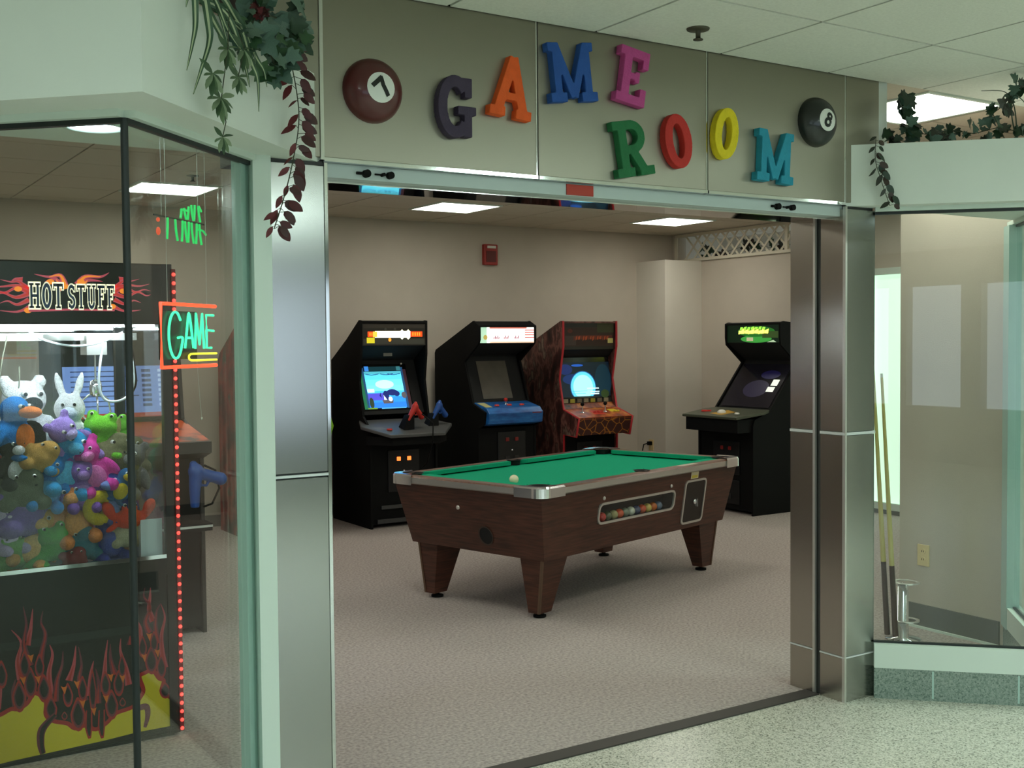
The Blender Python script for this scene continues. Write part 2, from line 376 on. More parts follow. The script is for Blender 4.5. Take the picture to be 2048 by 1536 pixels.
# ---------------------------------------------------------------- bay windows (triangular, two panes meeting at a corner)
def wedge(name, m, P, parent=None, z=(0, 1)):
    b = MB(); b.prism_z(P, z[0], z[1]); return b.build(name, m, parent)
def bar(name, m, A, B, wd, z0, z1, parent, off=0):
    """straight bar from A to B (plan), width wd, shifted sideways by off (left of A->B)"""
    A = Vector(A); B = Vector(B); d = (B - A).normalized(); n = Vector((-d.y, d.x))
    p = [A + n * (off - wd / 2), B + n * (off - wd / 2), B + n * (off + wd / 2), A + n * (off + wd / 2)]
    return wedge(name, m, [(q.x, q.y) for q in p], parent, (z0, z1))
def bay(idx, S, K, E, zt):
    """S, K, E: start, protruding corner, end (plan) of the panes"""
    s = MB(); s.prism_z([S, K, E], .0, .012)
    root = s.build('window_%d' % idx, CARPET); struct(root)
    for A, B in ((S, K), (K, E)):
        bar('pane', GLASS, A, B, .008, .245, zt, root)
        bar('sill', FRAME, A, B, .075, .135, .24, root); bar('gasket', RUBBER, A, B, .02, .24, .248, root)
        bar('gasket', RUBBER, A, B, .02, zt - .012, zt, root); bar('head_frame', FRAME, A, B, .06, zt, zt + .02, root)
    b = MB(); b.tube([(K[0], K[1], .24), (K[0], K[1], zt)], .0095, 8); b.build('corner_joint', RUBBER, root)
    return root
LS, LK, LE = (.232, 3.33), (.717, 2.845), (1.205, 3.333)
RS, RK, RE = (4.03, 3.33), (4.555, 2.805), (5.17, 3.42)
bl = bay(1, LS, LK, LE, 2.13); br = bay(2, RS, RK, RE, 2.13)
bx('post', FRAME, 1.205, 1.262, 3.30, 3.42, 0, 2.148, bl); bar('inner_post', FRAME_TEAL, (1.165, 3.30), (1.205, 3.345), .03, .24, 2.13, bl, .012)
bx('post', FRAME, .16, .232, 3.30, 3.42, 0, 2.148, bl)
bar('inner_post', FRAME_TEAL, (5.10, 3.35), (5.19, 3.44), .06, .13, 2.13, br, .01)
for i, (S, K, E) in enumerate(((LS, LK, LE), (RS, RK, RE))):
    o = bar('baseboard_bay_left' if i == 0 else 'baseboard_bay_right', TERRAZZO_G, S, K, .07, 0, .135, None); struct(o)
    c = bar('base_slab', TERRAZZO_G, K, E, .07, 0, .135, o)
    for t in (.33, .8): 
        P = Vector(S).lerp(Vector(K), t); d = (Vector(K) - Vector(S)).normalized() * .004
        bar('joint', FRAME_TEAL, (P.x - d.x, P.y - d.y), (P.x + d.x, P.y + d.y), .0715, .01, .13, o)
# bulkheads with a planting ledge on top
b = MB(); b.prism_z([(-.03, 3.352), (.70, 2.61), (1.442, 3.352)], 2.148, 2.418); struct(b.build('wall_bulkhead_left', WHITE_PAINT))
b = MB(); b.prism_z([(3.862, 3.345), (4.55, 2.655), (5.24, 3.345)], 2.148, 2.408); struct(b.build('wall_bulkhead_right', WHITE_PAINT))
def downlight(x, y, label):
    t = thing('recessed_downlight', label, 'light', (x, y, 2.148))
    b = MB(); b.lathe([(.085, 0), (.085, -.006), (.068, -.009), (.066, -.002)], n=28); b.build('trim_ring', FRAME, t)
    b = MB(); b.lathe([(.066, -.003), (0.0005, -.004)], n=28); b.build('lens', emit('downlight_lens', (225, 245, 255), 12), t)
downlight(.70, 3.07, 'round recessed downlight in the soffit over the crane machine bay')
downlight(4.44, 3.10, 'round recessed downlight in the soffit over the cue stand bay')

# ---------------------------------------------------------------- lattice over the right wall
LATW = mat('lattice_white', (216, 208, 188), .6)
lt = thing('lattice_panel', 'white criss-cross lattice panel along the top of the room wall', 'lattice', (XR - .02, 7.9, 2.43))
LY0, LY1, LH = -.60, 1.68, .29
bx('rail', LATW, -.012, .012, LY0, LY1, 0, .03, lt); bx('rail', LATW, -.012, .012, LY0, LY1, LH - .02, LH + .01, lt)
for y in (LY0, .02, LY1 - .03): bx('stile', LATW, -.012, .012, y, y + .04, .03, LH - .02, lt)
def slat(y, s, me_cache={}):
    if s not in me_cache:
        m = MB(); h = LH - .05; m.prism([(-.004 + .005 * s, -.016, 0), (-.004 + .005 * s, .016, 0), (-.004 + .005 * s, s * h + .016, h), (-.004 + .005 * s, s * h - .016, h)],
                                       [(.001 + .005 * s, -.016, 0), (.001 + .005 * s, .016, 0), (.001 + .005 * s, s * h + .016, h), (.001 + .005 * s, s * h - .016, h)])
        me_cache[s] = m.mesh('slat'); me_cache[s].materials.append(LATW)
    inst('slat', me_cache[s], lt, Matrix.Translation((0, y, .03)))
y = LY0 + .05
while y < LY1 - .3:
    slat(y, 1); slat(y + .24, -1); y += .14

# ---------------------------------------------------------------- ceiling sprinklers, alarm, outlets
def sprinkler(x, y, z, label):
    t = thing('sprinkler_head', label, 'sprinkler', (x, y, z - .004))
    b = MB(); b.lathe([(.042, 0), (.04, -.005), (.012, -.008)], n=20); b.build('escutcheon', mat('bronze_dark', (84, 80, 68), .4, .6), t)
    b = MB(); b.lathe([(.011, -.006), (.009, -.02), (.009, -.034), (.018, -.038), (.018, -.041), (.0005, -.041)], n=14); b.build('deflector', MATS['bronze_dark'], t)
sprinkler(2.80, 3.10, ZC, 'small metal sprinkler head on the corridor ceiling tile')
sprinkler(2.41, 7.77, ZR, 'small sprinkler head on the game room ceiling')
t = thing('fire_alarm', 'red fire alarm box high on the back wall', 'alarm', (5.95, YB, 2.34))
bevel(bx('housing', RED_PAINT, -.08, .08, -.045, 0, 0, .205, t), .008); bx('strobe', mat('strobe_lens', (225, 225, 215), .2), -.045, .05, -.058, -.043, .165, .19, t)
bx('speaker_grille', mat('alarm_dark', (96, 20, 18), .5), -.055, .055, -.049, -.044, .03, .14, t)
t = thing('wall_outlet', 'almond duplex outlet plate on the stub wall in the bay', 'outlet', (5.2, 3.96, .40), -PI / 2)
bevel(bx('plate', OUTLET, -.037, .037, -.008, 0, -.058, .058, t), .002)
for z in (.022, -.022):
    b = MB(); b.prism_y(circle(0, z, .017, .015, 16), -.011, -.007); r_ = b.build('socket', OUTLET, t)
    for x in (-.006, .006): bx('slot', BLACK, x - .0015, x + .0015, -.0118, -.0105, z - .004, z + .006, r_)
t = thing('wall_outlet', 'outlet with a plugged-in cord low on the boxed column wall', 'outlet', (7.83, 9.42, .46), -PI / 2)
bevel(bx('plate', OUTLET, -.037, .037, -.007, 0, -.058, .058, t), .002)
bevel(bx('plug', BLACK, -.02, .02, -.05, -.006, .0, .04, t), .005)
b = MB(); b.tube([(0, -.05, .02), (-.02, -.09, .01), (-.05, -.09, -.08), (-.06, -.05, -.2), (-.08, -.02, -.45)], .006, 8); b.build('cord', BLACK, t)

def bake(b, name, vox=.007, it=4):
    me = b.mesh('tmp'); ob = bpy.data.objects.new('tmp', me); COL.objects.link(ob)
    m = ob.modifiers.new('r', 'REMESH'); m.mode = 'VOXEL'; m.voxel_size = vox; m.use_smooth_shade = True
    s = ob.modifiers.new('s', 'SMOOTH'); s.iterations = it; s.factor = .5
    dg = bpy.context.evaluated_depsgraph_get(); out = bpy.data.meshes.new_from_object(ob.evaluated_get(dg)); out.name = name
    bpy.data.objects.remove(ob); bpy.data.meshes.remove(me); out.materials.clear(); out.materials.append(None); return out

# ================================================================ SIGN LETTERS AND BALLS ON THE FASCIA
def stroke(p, q, t, e=0):
    p = Vector(p); q = Vector(q); d = (q - p).normalized(); n = Vector((-d.y, d.x)) * (t / 2 + e); p = p - d * e; q = q + d * e
    return [tuple(p - n), tuple(q - n), tuple(q + n), tuple(p + n)]
GL = {
 'G': (.8, [('a', .37, .5, .26, .405, 42, 318, .19), ('s', (.64, .66), (.64, .97), .15), ('s', (.50, .90), (.68, .90), .14), ('s', (.42, .45), (.80, .45), .14), ('s', (.63, .03), (.63, .45), .16)]),
 'A': (.8, [('s', (.41, .99), (.15, .06), .17), ('s', (.39, .99), (.65, .06), .17), ('s', (.24, .34), (.56, .34), .12), ('s', (0, .075), (.30, .075), .15), ('s', (.50, .075), (.80, .075), .15)]),
 'M': (1., [('s', (.18, .03), (.18, .97), .15), ('s', (.82, .03), (.82, .97), .15), ('s', (.17, .97), (.5, .08), .15), ('s', (.83, .97), (.5, .08), .15), ('s', (.02, .92), (.22, .92), .15), ('s', (.78, .92), (.98, .92), .15), ('s', (0, .08), (.34, .08), .16), ('s', (.66, .08), (1., .08), .16)]),
 'E': (.74, [('s', (.22, .03), (.22, .97), .18), ('s', (.03, .92), (.7, .92), .16), ('s', (.03, .08), (.7, .08), .16), ('s', (.22, .5), (.48, .5), .12), ('s', (.63, .68), (.63, .97), .14), ('s', (.63, .03), (.63, .32), .14), ('s', (.47, .40), (.47, .60), .1)]),
 'R': (.84, [('s', (.22, .03), (.22, .97), .18), ('s', (.02, .92), (.42, .92), .16), ('a', .40, .70, .23, .22, -90, 90, .16), ('s', (.22, .48), (.42, .48), .16), ('s', (.40, .48), (.64, .06), .17), ('s', (.02, .08), (.40, .08), .16), ('s', (.52, .08), (.84, .08), .16)]),
 'O': (.62, [('a', .31, .5, .215, .41, 0, 360, .18)]),
 'H': (.8, [('s', (.2, .03), (.2, .97), .17), ('s', (.6, .03), (.6, .97), .17), ('s', (.2, .5), (.6, .5), .14), ('s', (.04, .94), (.36, .94), .11), ('s', (.04, .06), (.36, .06), .11), ('s', (.44, .94), (.76, .94), .11), ('s', (.44, .06), (.76, .06), .11)]),
 'T': (.72, [('s', (.36, .03), (.36, .97), .18), ('s', (.03, .92), (.69, .92), .14), ('s', (.08, .75), (.08, .95), .1), ('s', (.64, .75), (.64, .95), .1), ('s', (.2, .06), (.52, .06), .11)]),
 'S': (.62, [('a', .31, .72, .2, .2, 20, 270, .16), ('a', .31, .28, .2, .2, -160, 90, .16), ('s', (.52, .72), (.52, .95), .09), ('s', (.1, .05), (.1, .28), .09)]),
 'U': (.78, [('s', (.2, .3), (.2, .97), .17), ('s', (.58, .3), (.58, .97), .14), ('a', .39, .3, .19, .22, 180, 360, .16), ('s', (.05, .94), (.35, .94), .11), ('s', (.45, .94), (.72, .94), .11)]),
 'F': (.68, [('s', (.22, .03), (.22, .97), .18), ('s', (.04, .92), (.64, .92), .14), ('s', (.59, .7), (.59, .95), .1), ('s', (.22, .52), (.44, .52), .12), ('s', (.44, .42), (.44, .62), .08), ('s', (.06, .06), (.4, .06), .11)]),
}
def glyph(ch, e=0):
    out = []
    for g in GL[ch][1]:
        if g[0] == 's': out.append(stroke(g[1], g[2], g[3], e))
        else:
            _, cx, cy, rx, ry, a0, a1, t = g; n = max(6, int(abs(a1 - a0) / 12)); t = t + 2 * e
            for i in range(n):
                A, B = math.radians(a0 + (a1 - a0) * i / n), math.radians(a0 + (a1 - a0) * (i + 1) / n)
                out.append([(cx + (rx - t / 2) * math.cos(A), cy + (ry - t / 2) * math.sin(A)), (cx + (rx + t / 2) * math.cos(A), cy + (ry + t / 2) * math.sin(A)),
                            (cx + (rx + t / 2) * math.cos(B), cy + (ry + t / 2) * math.sin(B)), (cx + (rx - t / 2) * math.cos(B), cy + (ry - t / 2) * math.sin(B))])
    return out
def sign_letter(ch, x, z, w_, h, tilt, col, label, dep=.034):
    b = MB(); W = GL[ch][0]
    for p in glyph(ch): b.prism_y([((px - W / 2) * w_ / W, (pz - .5) * h) for px, pz in p], -dep, 0)
    me = bake(b, 'sign_letter', .0026, 3); me.materials[0] = mat('foam_' + label.split()[0] + ch, col, .75, noise=.06, scale=40, bump=.2, bscale=150)
    o = inst('sign_letter', me); o.location = (x, YS, z); o.rotation_euler = (0, math.radians(tilt), 0)
    return tag(o, label, 'letter', 'game room sign letters')
sign_letter('G', 1.913, 2.362, .150, .208, 0, (62, 50, 72), 'purple slab-serif foam letter G on the steel fascia')
sign_letter('A', 2.133, 2.451, .170, .208, 5, (232, 92, 28), 'orange slab-serif foam letter A on the steel fascia')
sign_letter('M', 2.387, 2.533, .205, .208, -7, (32, 82, 160), 'royal blue slab-serif foam letter M, next to the pink E')
sign_letter('E', 2.662, 2.550, .150, .205, 9, (190, 72, 140), 'pink slab-serif foam letter E on the steel fascia')
sign_letter('R', 2.660, 2.288, .180, .205, -10, (28, 108, 62), 'green slab-serif foam letter R on the steel fascia')
sign_letter('O', 2.880, 2.333, .135, .205, -11, (190, 44, 36), 'red foam letter O between the green R and yellow O')
sign_letter('O', 3.127, 2.384, .125, .202, 8, (228, 206, 26), 'yellow foam letter O between the red O and turquoise M')
sign_letter('M', 3.395, 2.316, .205, .208, 3, (36, 146, 172), 'turquoise slab-serif foam letter M, next to the black ball')

def dome_ball(x, z, R, col, disc_dir, disc_r, digit, label):
    t = thing('billiard_ball_sign', label, 'ball sign', (x, YS, z), 0, 'billiard ball domes on the fascia')
    b = MB(); n, rings, D = 36, 12, .72 * R
    vs = [(R * math.sin(PI / 2 * i / rings) * math.cos(2 * PI * k / n), -D * math.cos(PI / 2 * i / rings), R * math.sin(PI / 2 * i / rings) * math.sin(2 * PI * k / n)) for i in range(rings + 1) for k in range(n)]
    b.add(vs, [(i * n + k, i * n + (k + 1) % n, (i + 1) * n + (k + 1) % n, (i + 1) * n + k) for i in range(rings) for k in range(n)], 0, True)
    vr = [(R * math.cos(2 * PI * k / n), 0, R * math.sin(2 * PI * k / n)) for k in range(n)]; b.poly(vr)
    b.build('dome', mat('dome_' + digit, col, .3, coat=.3), t)
    def on(u, v, off):                         # disc coordinates -> point on the dome
        px, pz = disc_dir[0] + u, disc_dir[1] + v
        rr = min(.985, math.hypot(px, pz) / R)
        return (px, -D * math.sqrt(1 - rr * rr) - off, pz)
    d = MB(); m_ = 28
    vs = [on(disc_r * i / 6 * math.cos(2 * PI * k / m_), disc_r * i / 6 * math.sin(2 * PI * k / m_), .0012) for i in range(7) for k in range(m_)]
    d.add(vs, [(i * m_ + k, i * m_ + (k + 1) % m_, (i + 1) * m_ + (k + 1) % m_, (i + 1) * m_ + k) for i in range(6) for k in range(m_)], 0, True)
    ds = d.build('number_disc', mat('disc_white', (232, 234, 226), .4), t)
    g = MB(); rot = math.radians(40 if digit == '7' else -24)
    def ribbon(pts, wd):
        c, s = math.cos(rot), math.sin(rot); P = []
        for a, q in zip(pts, pts[1:]):
            for i in range(6): P.append(Vector(a).lerp(Vector(q), i / 6))
        P.append(Vector(pts[-1])); vs = []
        for i, p in enumerate(P):
            dd = (P[min(i + 1, len(P) - 1)] - P[max(i - 1, 0)]).normalized(); nn = Vector((-dd.y, dd.x)) * wd / 2
            for k in (-1, 0, 1):
                q = p + nn * k; vs.append(on((q.x * c - q.y * s) * disc_r, (q.x * s + q.y * c) * disc_r, .0024))
        g.add(vs, [(i * 3 + k, i * 3 + k + 1, i * 3 + k + 4, i * 3 + k + 3) for i in range(len(P) - 1) for k in (0, 1)])
    if digit == '7': ribbon([(-.50, .46), (.46, .50)], .3); ribbon([(.40, .60), (.14, .05), (.02, -.72)], .3)
    else:
        for cy, r in ((.32, .24), (-.26, .31)): ribbon([(r * math.cos(2 * PI * k / 10), cy + r * math.sin(2 * PI * k / 10)) for k in range(11)], .27)
    g.build('digit', mat('digit_black', (16, 22, 16), .5), ds)
    return t
dome_ball(1.617, 2.385, .103, (84, 24, 26), (.0, .0), .048, '7', 'maroon billiard ball dome numbered 7 on the steel fascia')
dome_ball(3.655, 2.482, .103, (16, 22, 20), (.0, .0), .046, '8', 'black billiard ball dome numbered 8 on the steel fascia')

# ================================================================ POOL TABLE
WOOD = ramp_noise('walnut_laminate', [(.3, (52, 27, 18)), (.5, (72, 39, 27)), (.7, (90, 50, 36))], 6, .4, stretch=(1, 1, 14), detail=6)
WOOD_TOP = ramp_noise('walnut_rail', [(.3, (84, 54, 40)), (.7, (120, 82, 62))], 8, .35, stretch=(1, 12, 1))
FELT = mat('green_felt', (20, 158, 118), .95, noise=.06, scale=120, spec=.1)
TB = thing('pool_table', 'coin-operated pool table with green felt, chrome corners and walnut sides', 'pool table', (4.345, 6.005, 0), math.radians(16))
L2, W2, ZT = 1.075, .6125, .77
b = MB()   # body: four tapered sides, the near long side with the ball window cut out
T = [(-1.055, -.59), (1.055, -.59), (1.055, .59), (-1.055, .59)]; Bm = [(-.96, -.53), (.96, -.53), (.96, .53), (-.96, .53)]; z0, z1 = .345, .735
def side_pt(x, z, d=0):                        # point on the near long side, d = depth into the body
    f = (z - z0) / (z1 - z0); return (x, -(.53 + .06 * f) + d, z)
hx0, hx1, hz0, hz1 = -.50, .305, .50, .62
def grid_face(xs, zs, skip):
    for i in range(len(xs) - 1):
        for j in range(len(zs) - 1):
            if (i, j) == skip: continue
            q = []
            for (x, z) in ((xs[i], zs[j]), (xs[i + 1], zs[j]), (xs[i + 1], zs[j + 1]), (xs[i], zs[j + 1])):
                f = (z - z0) / (z1 - z0)
                if x in (-9, 9): x = math.copysign(.96 + .095 * f, x)
                q.append(side_pt(x, z))
            b.poly(q)
grid_face([-9, hx0, hx1, 9], [z0, hz0, hz1, z1], (1, 1))
for i in (1, 2, 3):
    j = (i + 1) % 4; b.poly([(*Bm[i], z0), (*Bm[j], z0), (*T[j], z1), (*T[i], z1)])
b.poly([(*p, z0) for p in Bm][::-1])
b.build('body', WOOD, TB)
b = MB()   # recess behind the window
P = [side_pt(hx0, hz0), side_pt(hx1, hz0), side_pt(hx1, hz1), side_pt(hx0, hz1)]; R_ = [(p[0], p[1] + .09, p[2]) for p in P]
for i in range(4): j = (i + 1) % 4; b.poly([P[i], P[j], R_[j], R_[i]])
b.poly(R_); b.build('ball_tray', mat('tray_dark', (34, 36, 34), .7), TB)
def side_loop(loop, d): return [side_pt(x, z, d) for x, z in loop]
def side_frame(name, x0, x1, za, zb, r, wd, m):
    o, i_ = rrect(x0 - wd, x1 + wd, za - wd, zb + wd, r + wd), rrect(x0, x1, za, zb, r); n = len(o); f = MB()
    A, Bq, Cc, D = side_loop(o, -.008), side_loop(i_, -.008), side_loop(i_, .004), side_loop(o, .004)
    for k in range(n):
        j = (k + 1) % n
        f.poly([A[k], A[j], Bq[j], Bq[k]]); f.poly([Bq[k], Bq[j], Cc[j], Cc[k]]); f.poly([D[k], D[j], A[j], A[k]])
    return f.build(name, m, TB)
side_frame('window_frame', hx0 + .008, hx1 - .008, hz0 + .008, hz1 - .008, .03, .014, ALU)
b = MB(); b.poly(side_loop(rrect(hx0 + .004, hx1 - .004, hz0 + .004, hz1 - .004, .03), -.001)); b.build('window_pane', GLASS_IN, TB)
side_frame('coin_door_frame', .43, .66, .39, .655, .02, .014, ALU)
b = MB(); b.poly(side_loop(rrect(.428, .662, .388, .657, .02), -.003)); cd = b.build('coin_door', mat('coin_door_brown', (36, 28, 24), .5), TB)
b = MB(); p = side_pt(.55, .52, -.012); b.ball(p, (.02, .012, .018)); b.box(p[0] - .004, p[0] + .004, p[1] - .02, p[1], p[2] - .03, p[2] + .02); b.build('coin_slide', CHROME, cd)
b = MB(); b.poly(side_loop([(.475, .675), (.565, .675), (.565, .73), (.475, .73)], -.003)); st_ = b.build('price_sticker', mat('sticker_cream', (214, 204, 168), .6), TB)
b = MB(); b.poly(side_loop([(.485, .68), (.555, .68), (.555, .698), (.485, .698)], -.0036)); b.build('sticker_band', mat('sticker_yellow', (200, 180, 70), .6), st_)
for x in (-.46, .255):
    b = MB(); b.ball(side_pt(x, .652, -.002), (.012, .008, .012), 0, 10, 6); b.build('bolt', ALU, TB)
def end_pt(y, z, d=0): f = (z - z0) / (z1 - z0); return (-(.96 + .095 * f) + d, y, z)
b = MB(); n = 24
for r, d in ((.058, -.004), ):
    o = [end_pt(-.115 + r * math.cos(2 * PI * k / n), .452 + r * math.sin(2 * PI * k / n), -.005) for k in range(n)]
    i_ = [end_pt(-.115 + .05 * math.cos(2 * PI * k / n), .452 + .05 * math.sin(2 * PI * k / n), -.005) for k in range(n)]
    for k in range(n): b.poly([o[k], i_[k], i_[(k + 1) % n], o[(k + 1) % n]])
b.build('return_ring', mat('ring_brown', (58, 46, 38), .4), TB)
b = MB(); b.poly([end_pt(-.115 + .05 * math.cos(2 * PI * k / n), .452 + .05 * math.sin(2 * PI * k / n), -.003) for k in range(n)][::-1]); b.build('ball_return_hole', BLACK_MATT, TB)
b = MB(); b.ball(end_pt(.075, .605, -.002), (.008, .014, .014), 0, 12, 6); b.build('lock', ALU, TB)
# rails: outer metal strip, walnut top, green cushion
def loop_r(l, w_, r, n=6): return rrect(-l, l, -w_, w_, r, n)
def band(name, m, A, za, B, zb, C, zc):
    f = MB(); n = len(A)
    for k in range(n):
        j = (k + 1) % n
        f.poly([(*A[k], za), (*A[j], za), (*B[j], zb), (*B[k], zb)])
        if C: f.poly([(*B[k], zb), (*B[j], zb), (*C[j], zc), (*C[k], zc)])
    return f.build(name, m, TB)
band('metal_trim', ALU, loop_r(L2 - .012, W2 - .012, .06), .722, loop_r(L2, W2, .07), .73, loop_r(L2, W2, .07), .762)
band('rail_top', WOOD_TOP, loop_r(L2, W2, .07), .762, loop_r(L2 - .008, W2 - .008, .065), ZT, loop_r(L2 - .075, W2 - .075, .03), ZT)
band('rail_base', WOOD, loop_r(L2 - .012, W2 - .012, .06), .722, loop_r(1.05, .585, .05), .722, loop_r(.9, .45, .05), .722)
px_, py_ = L2 - .135, W2 - .135              # playing field
b = MB(); b.poly([(-px_ - .05, -py_ - .05, .738), (px_ + .05, -py_ - .05, .738), (px_ + .05, py_ + .05, .738), (-px_ - .05, py_ + .05, .738)]); b.build('felt_bed', FELT, TB)
def cushion(A, B, nrm):
    A = Vector(A); B = Vector(B); d = (B - A).normalized(); n = Vector(nrm); f = MB()
    o1, o2, i1, i2 = A - n * .062, B - n * .062, A + d * .03, B - d * .03
    f.prism([(o1.x, o1.y, ZT - .001), (o1.x, o1.y, .736), (i1.x, i1.y, .748), (i1.x, i1.y, ZT + .002)], [(o2.x, o2.y, ZT - .001), (o2.x, o2.y, .736), (i2.x, i2.y, .748), (i2.x, i2.y, ZT + .002)])
    f.build('cushion', FELT, TB)
for s in (-1, 1):
    cushion((-px_ + .05, s * py_), (-.06, s * py_), (0, -s)); cushion((.06, s * py_), (px_ - .05, s * py_), (0, -s))
    cushion((s * px_, -py_ + .05), (s * px_, py_ - .05), (-s, 0))
for sx in (-1, 0, 1):
    for sy in (-1, 1):
        b = MB(); cx, cy = (sx * (px_ + .03), sy * (py_ + .03)) if sx else (0, sy * (py_ + .048)); r = .066 if sx else .055
        b.lathe([(r, ZT + .004), (r - .006, ZT + .005), (r - .014, ZT - .005), (r - .02, .70), (.0005, .69)], (cx, cy, 0), 24)
        b.build('pocket', BLACK_MATT, TB)
for sx in (-1, 1):
    for sy in (-1, 1):
        f = MB(); R0 = .07; a0 = math.atan2(sy, sx) - PI / 4; cx, cy = sx * (L2 - R0), sy * (W2 - R0)
        arc = [(cx + (R0 + .006) * math.cos(a0 + PI / 2 * i / 8), cy + (R0 + .006) * math.sin(a0 + PI / 2 * i / 8)) for i in range(9)]
        ext = .20
        if sx * sy > 0: first, last = (sx * (L2 + .006), cy - sy * ext + sy * R0), (cx - sx * ext + sx * R0, sy * (W2 + .006))
        else: first, last = (cx - sx * ext + sx * R0, sy * (W2 + .006)), (sx * (L2 + .006), cy - sy * ext + sy * R0)
        outer = [first] + arc + [last]
        ic = (sx * (px_ + .03), sy * (py_ + .03)); inner = []
        for k, p in enumerate(outer):
            v = Vector((p[0] - ic[0], p[1] - ic[1])); v.normalize(); inner.append((ic[0] + v.x * .066, ic[1] + v.y * .066))
        n = len(outer)
        for k in range(n - 1):
            a, c, d, e = outer[k], outer[k + 1], inner[k + 1], inner[k]
            f.add([(*a, .715), (*c, .715), (*c, .768), (*a, .768)], [(0, 1, 2, 3)], 0, True)
            f.add([(*a, .768), (*c, .768), (*Vector(c).lerp(Vector(d), .12), ZT + .008), (*Vector(a).lerp(Vector(e), .12), ZT + .008)], [(0, 1, 2, 3)], 0, True)
            f.add([(*Vector(a).lerp(Vector(e), .12), ZT + .008), (*Vector(c).lerp(Vector(d), .12), ZT + .008), (*d, ZT + .007), (*e, ZT + .007)], [(0, 1, 2, 3)])
        f.build('corner_casting', CHROME, TB)
        lg = MB()   # leg: tall tapered foot, outer corner almost plumb
        ox, oy, fx, fy = sx * .94, sy * .50, sx * .925, sy * .46
        def sq(px, py, s_): return [(px, py), (px - sx * s_, py), (px - sx * s_, py - sy * s_ * .72), (px, py - sy * s_ * .72)]
        A, B_ = sq(ox, oy, .23), sq(fx, fy, .11)
        if sx * sy > 0: A, B_ = A[::-1], B_[::-1]
        lg.prism([(*p, .03) for p in B_], [(*p, .346) for p in A]); lo = lg.build('leg', WOOD, TB)
        lg = MB(); lg.prism([(fx + sx * .003, fy + sy * .003, .03), (fx - sx * .012, fy + sy * .003, .03), (fx + sx * .003, fy - sy * .012, .03)], [(ox + sx * .003, oy + sy * .003, .346), (ox - sx * .012, oy + sy * .003, .346), (ox + sx * .003, oy - sy * .012, .346)])
        lg.build('leg_edge', mat('bronze_trim', (120, 100, 84), .3, .8), lo)
        lg = MB(); lg.lathe([(.0005, 0), (.038, 0), (.038, .012), (.014, .016), (.014, .032)], (fx - sx * .06, fy - sy * .045, 0), 16); lg.build('foot', BLACK, lo)
b = MB(); b.poly([(.36, -W2 + .02, ZT + .001), (.56, -W2 + .02, ZT + .001), (.56, -W2 + .068, ZT + .001), (.36, -W2 + .068, ZT + .001)]); b.build('rule_label', mat('rule_label', (196, 190, 172), .4), TB)
# balls
MT = TB.matrix_basis
def pball(name, p, col, label, group=None):
    b = MB(); b.ball((0, 0, 0), .0286, 0, 20, 12); o = b.build(name, mat('ball_%d_%d_%d' % col, col, .12, coat=.5), None, MT @ Vector(p)); return tag(o, label, 'ball', group)
pball('cue_ball', (-.80, -.17, .738 + .0286), (236, 230, 190), 'cream white cue ball on the green felt')
for i, (col, nm) in enumerate((((206, 60, 30), 'red orange'), ((190, 44, 30), 'dark red'), ((84, 92, 60), 'olive green'), ((170, 160, 110), 'pale cream'), ((212, 84, 40), 'bright orange'), ((120, 130, 110), 'grey green'), ((200, 200, 180), 'off-white'), ((60, 70, 100), 'navy blue'), ((206, 80, 36), 'rust orange'), ((206, 180, 90), 'yellow'), ((190, 100, 40), 'amber'), ((90, 110, 130), 'slate blue'))):
    x = hx0 + .04 + i * .06; p = side_pt(x, hz0 + .0286, .045)
    pball('pool_ball', p, col, '%s pool ball behind the table ball window' % nm, 'balls in the table window')

# ================================================================ ARCADE CABINETS
class Fr:                                      # flat picture frame: origin, u (right), v (up), n (out)
    def __init__(s, o, u, v): s.o = Vector(o); s.u = Vector(u); s.v = Vector(v); s.n = s.u.cross(s.v).normalized()
    def P(s, a, c, d=0): return s.o + s.u * a + s.v * c + s.n * d
class Pic:
    """flat print / screen image: coloured shapes stacked in thin layers, joined in one mesh"""
    def __init__(s, fr): s.fr = fr; s.b = MB(); s.mats = []; s.k = 0
    def mi(s, m):
        if m not in s.mats: s.mats.append(m)
        return s.mats.index(m)
    def poly(s, pts, m, layer=None):
        s.k += 1; d = .0004 + .00012 * (layer if layer is not None else s.k)
        s.b.poly([s.fr.P(x, y, d) for x, y in pts], s.mi(m))
    def rect(s, x0, x1, y0, y1, m, layer=None): s.poly([(x0, y0), (x1, y0), (x1, y1), (x0, y1)], m, layer)
    def disc(s, cx, cy, rx, ry, m, n=20, layer=None): s.poly(circle(cx, cy, rx, ry, n), m, layer)
    def ribbon(s, pts, ws, m, layer):
        P = smooth_path([Vector(p) for p in pts], 5); n = len(P); d = .0004 + .00012 * layer; vs = []
        for i, p in enumerate(P):
            t = i / (n - 1) * (len(ws) - 1); j = min(int(t), len(ws) - 2); wd = ws[j] + (ws[j + 1] - ws[j]) * (t - j)
            dd = (P[min(i + 1, n - 1)] - P[max(i - 1, 0)]).normalized(); nn = Vector((-dd.y, dd.x)) * wd / 2
            vs += [s.fr.P(p.x - nn.x, p.y - nn.y, d), s.fr.P(p.x + nn.x, p.y + nn.y, d)]
        s.b.add(vs, [(2 * i, 2 * i + 2, 2 * i + 3, 2 * i + 1) for i in range(n - 1)], s.mi(m))
    def build(s, name, parent): return s.b.build(name, s.mats, parent)
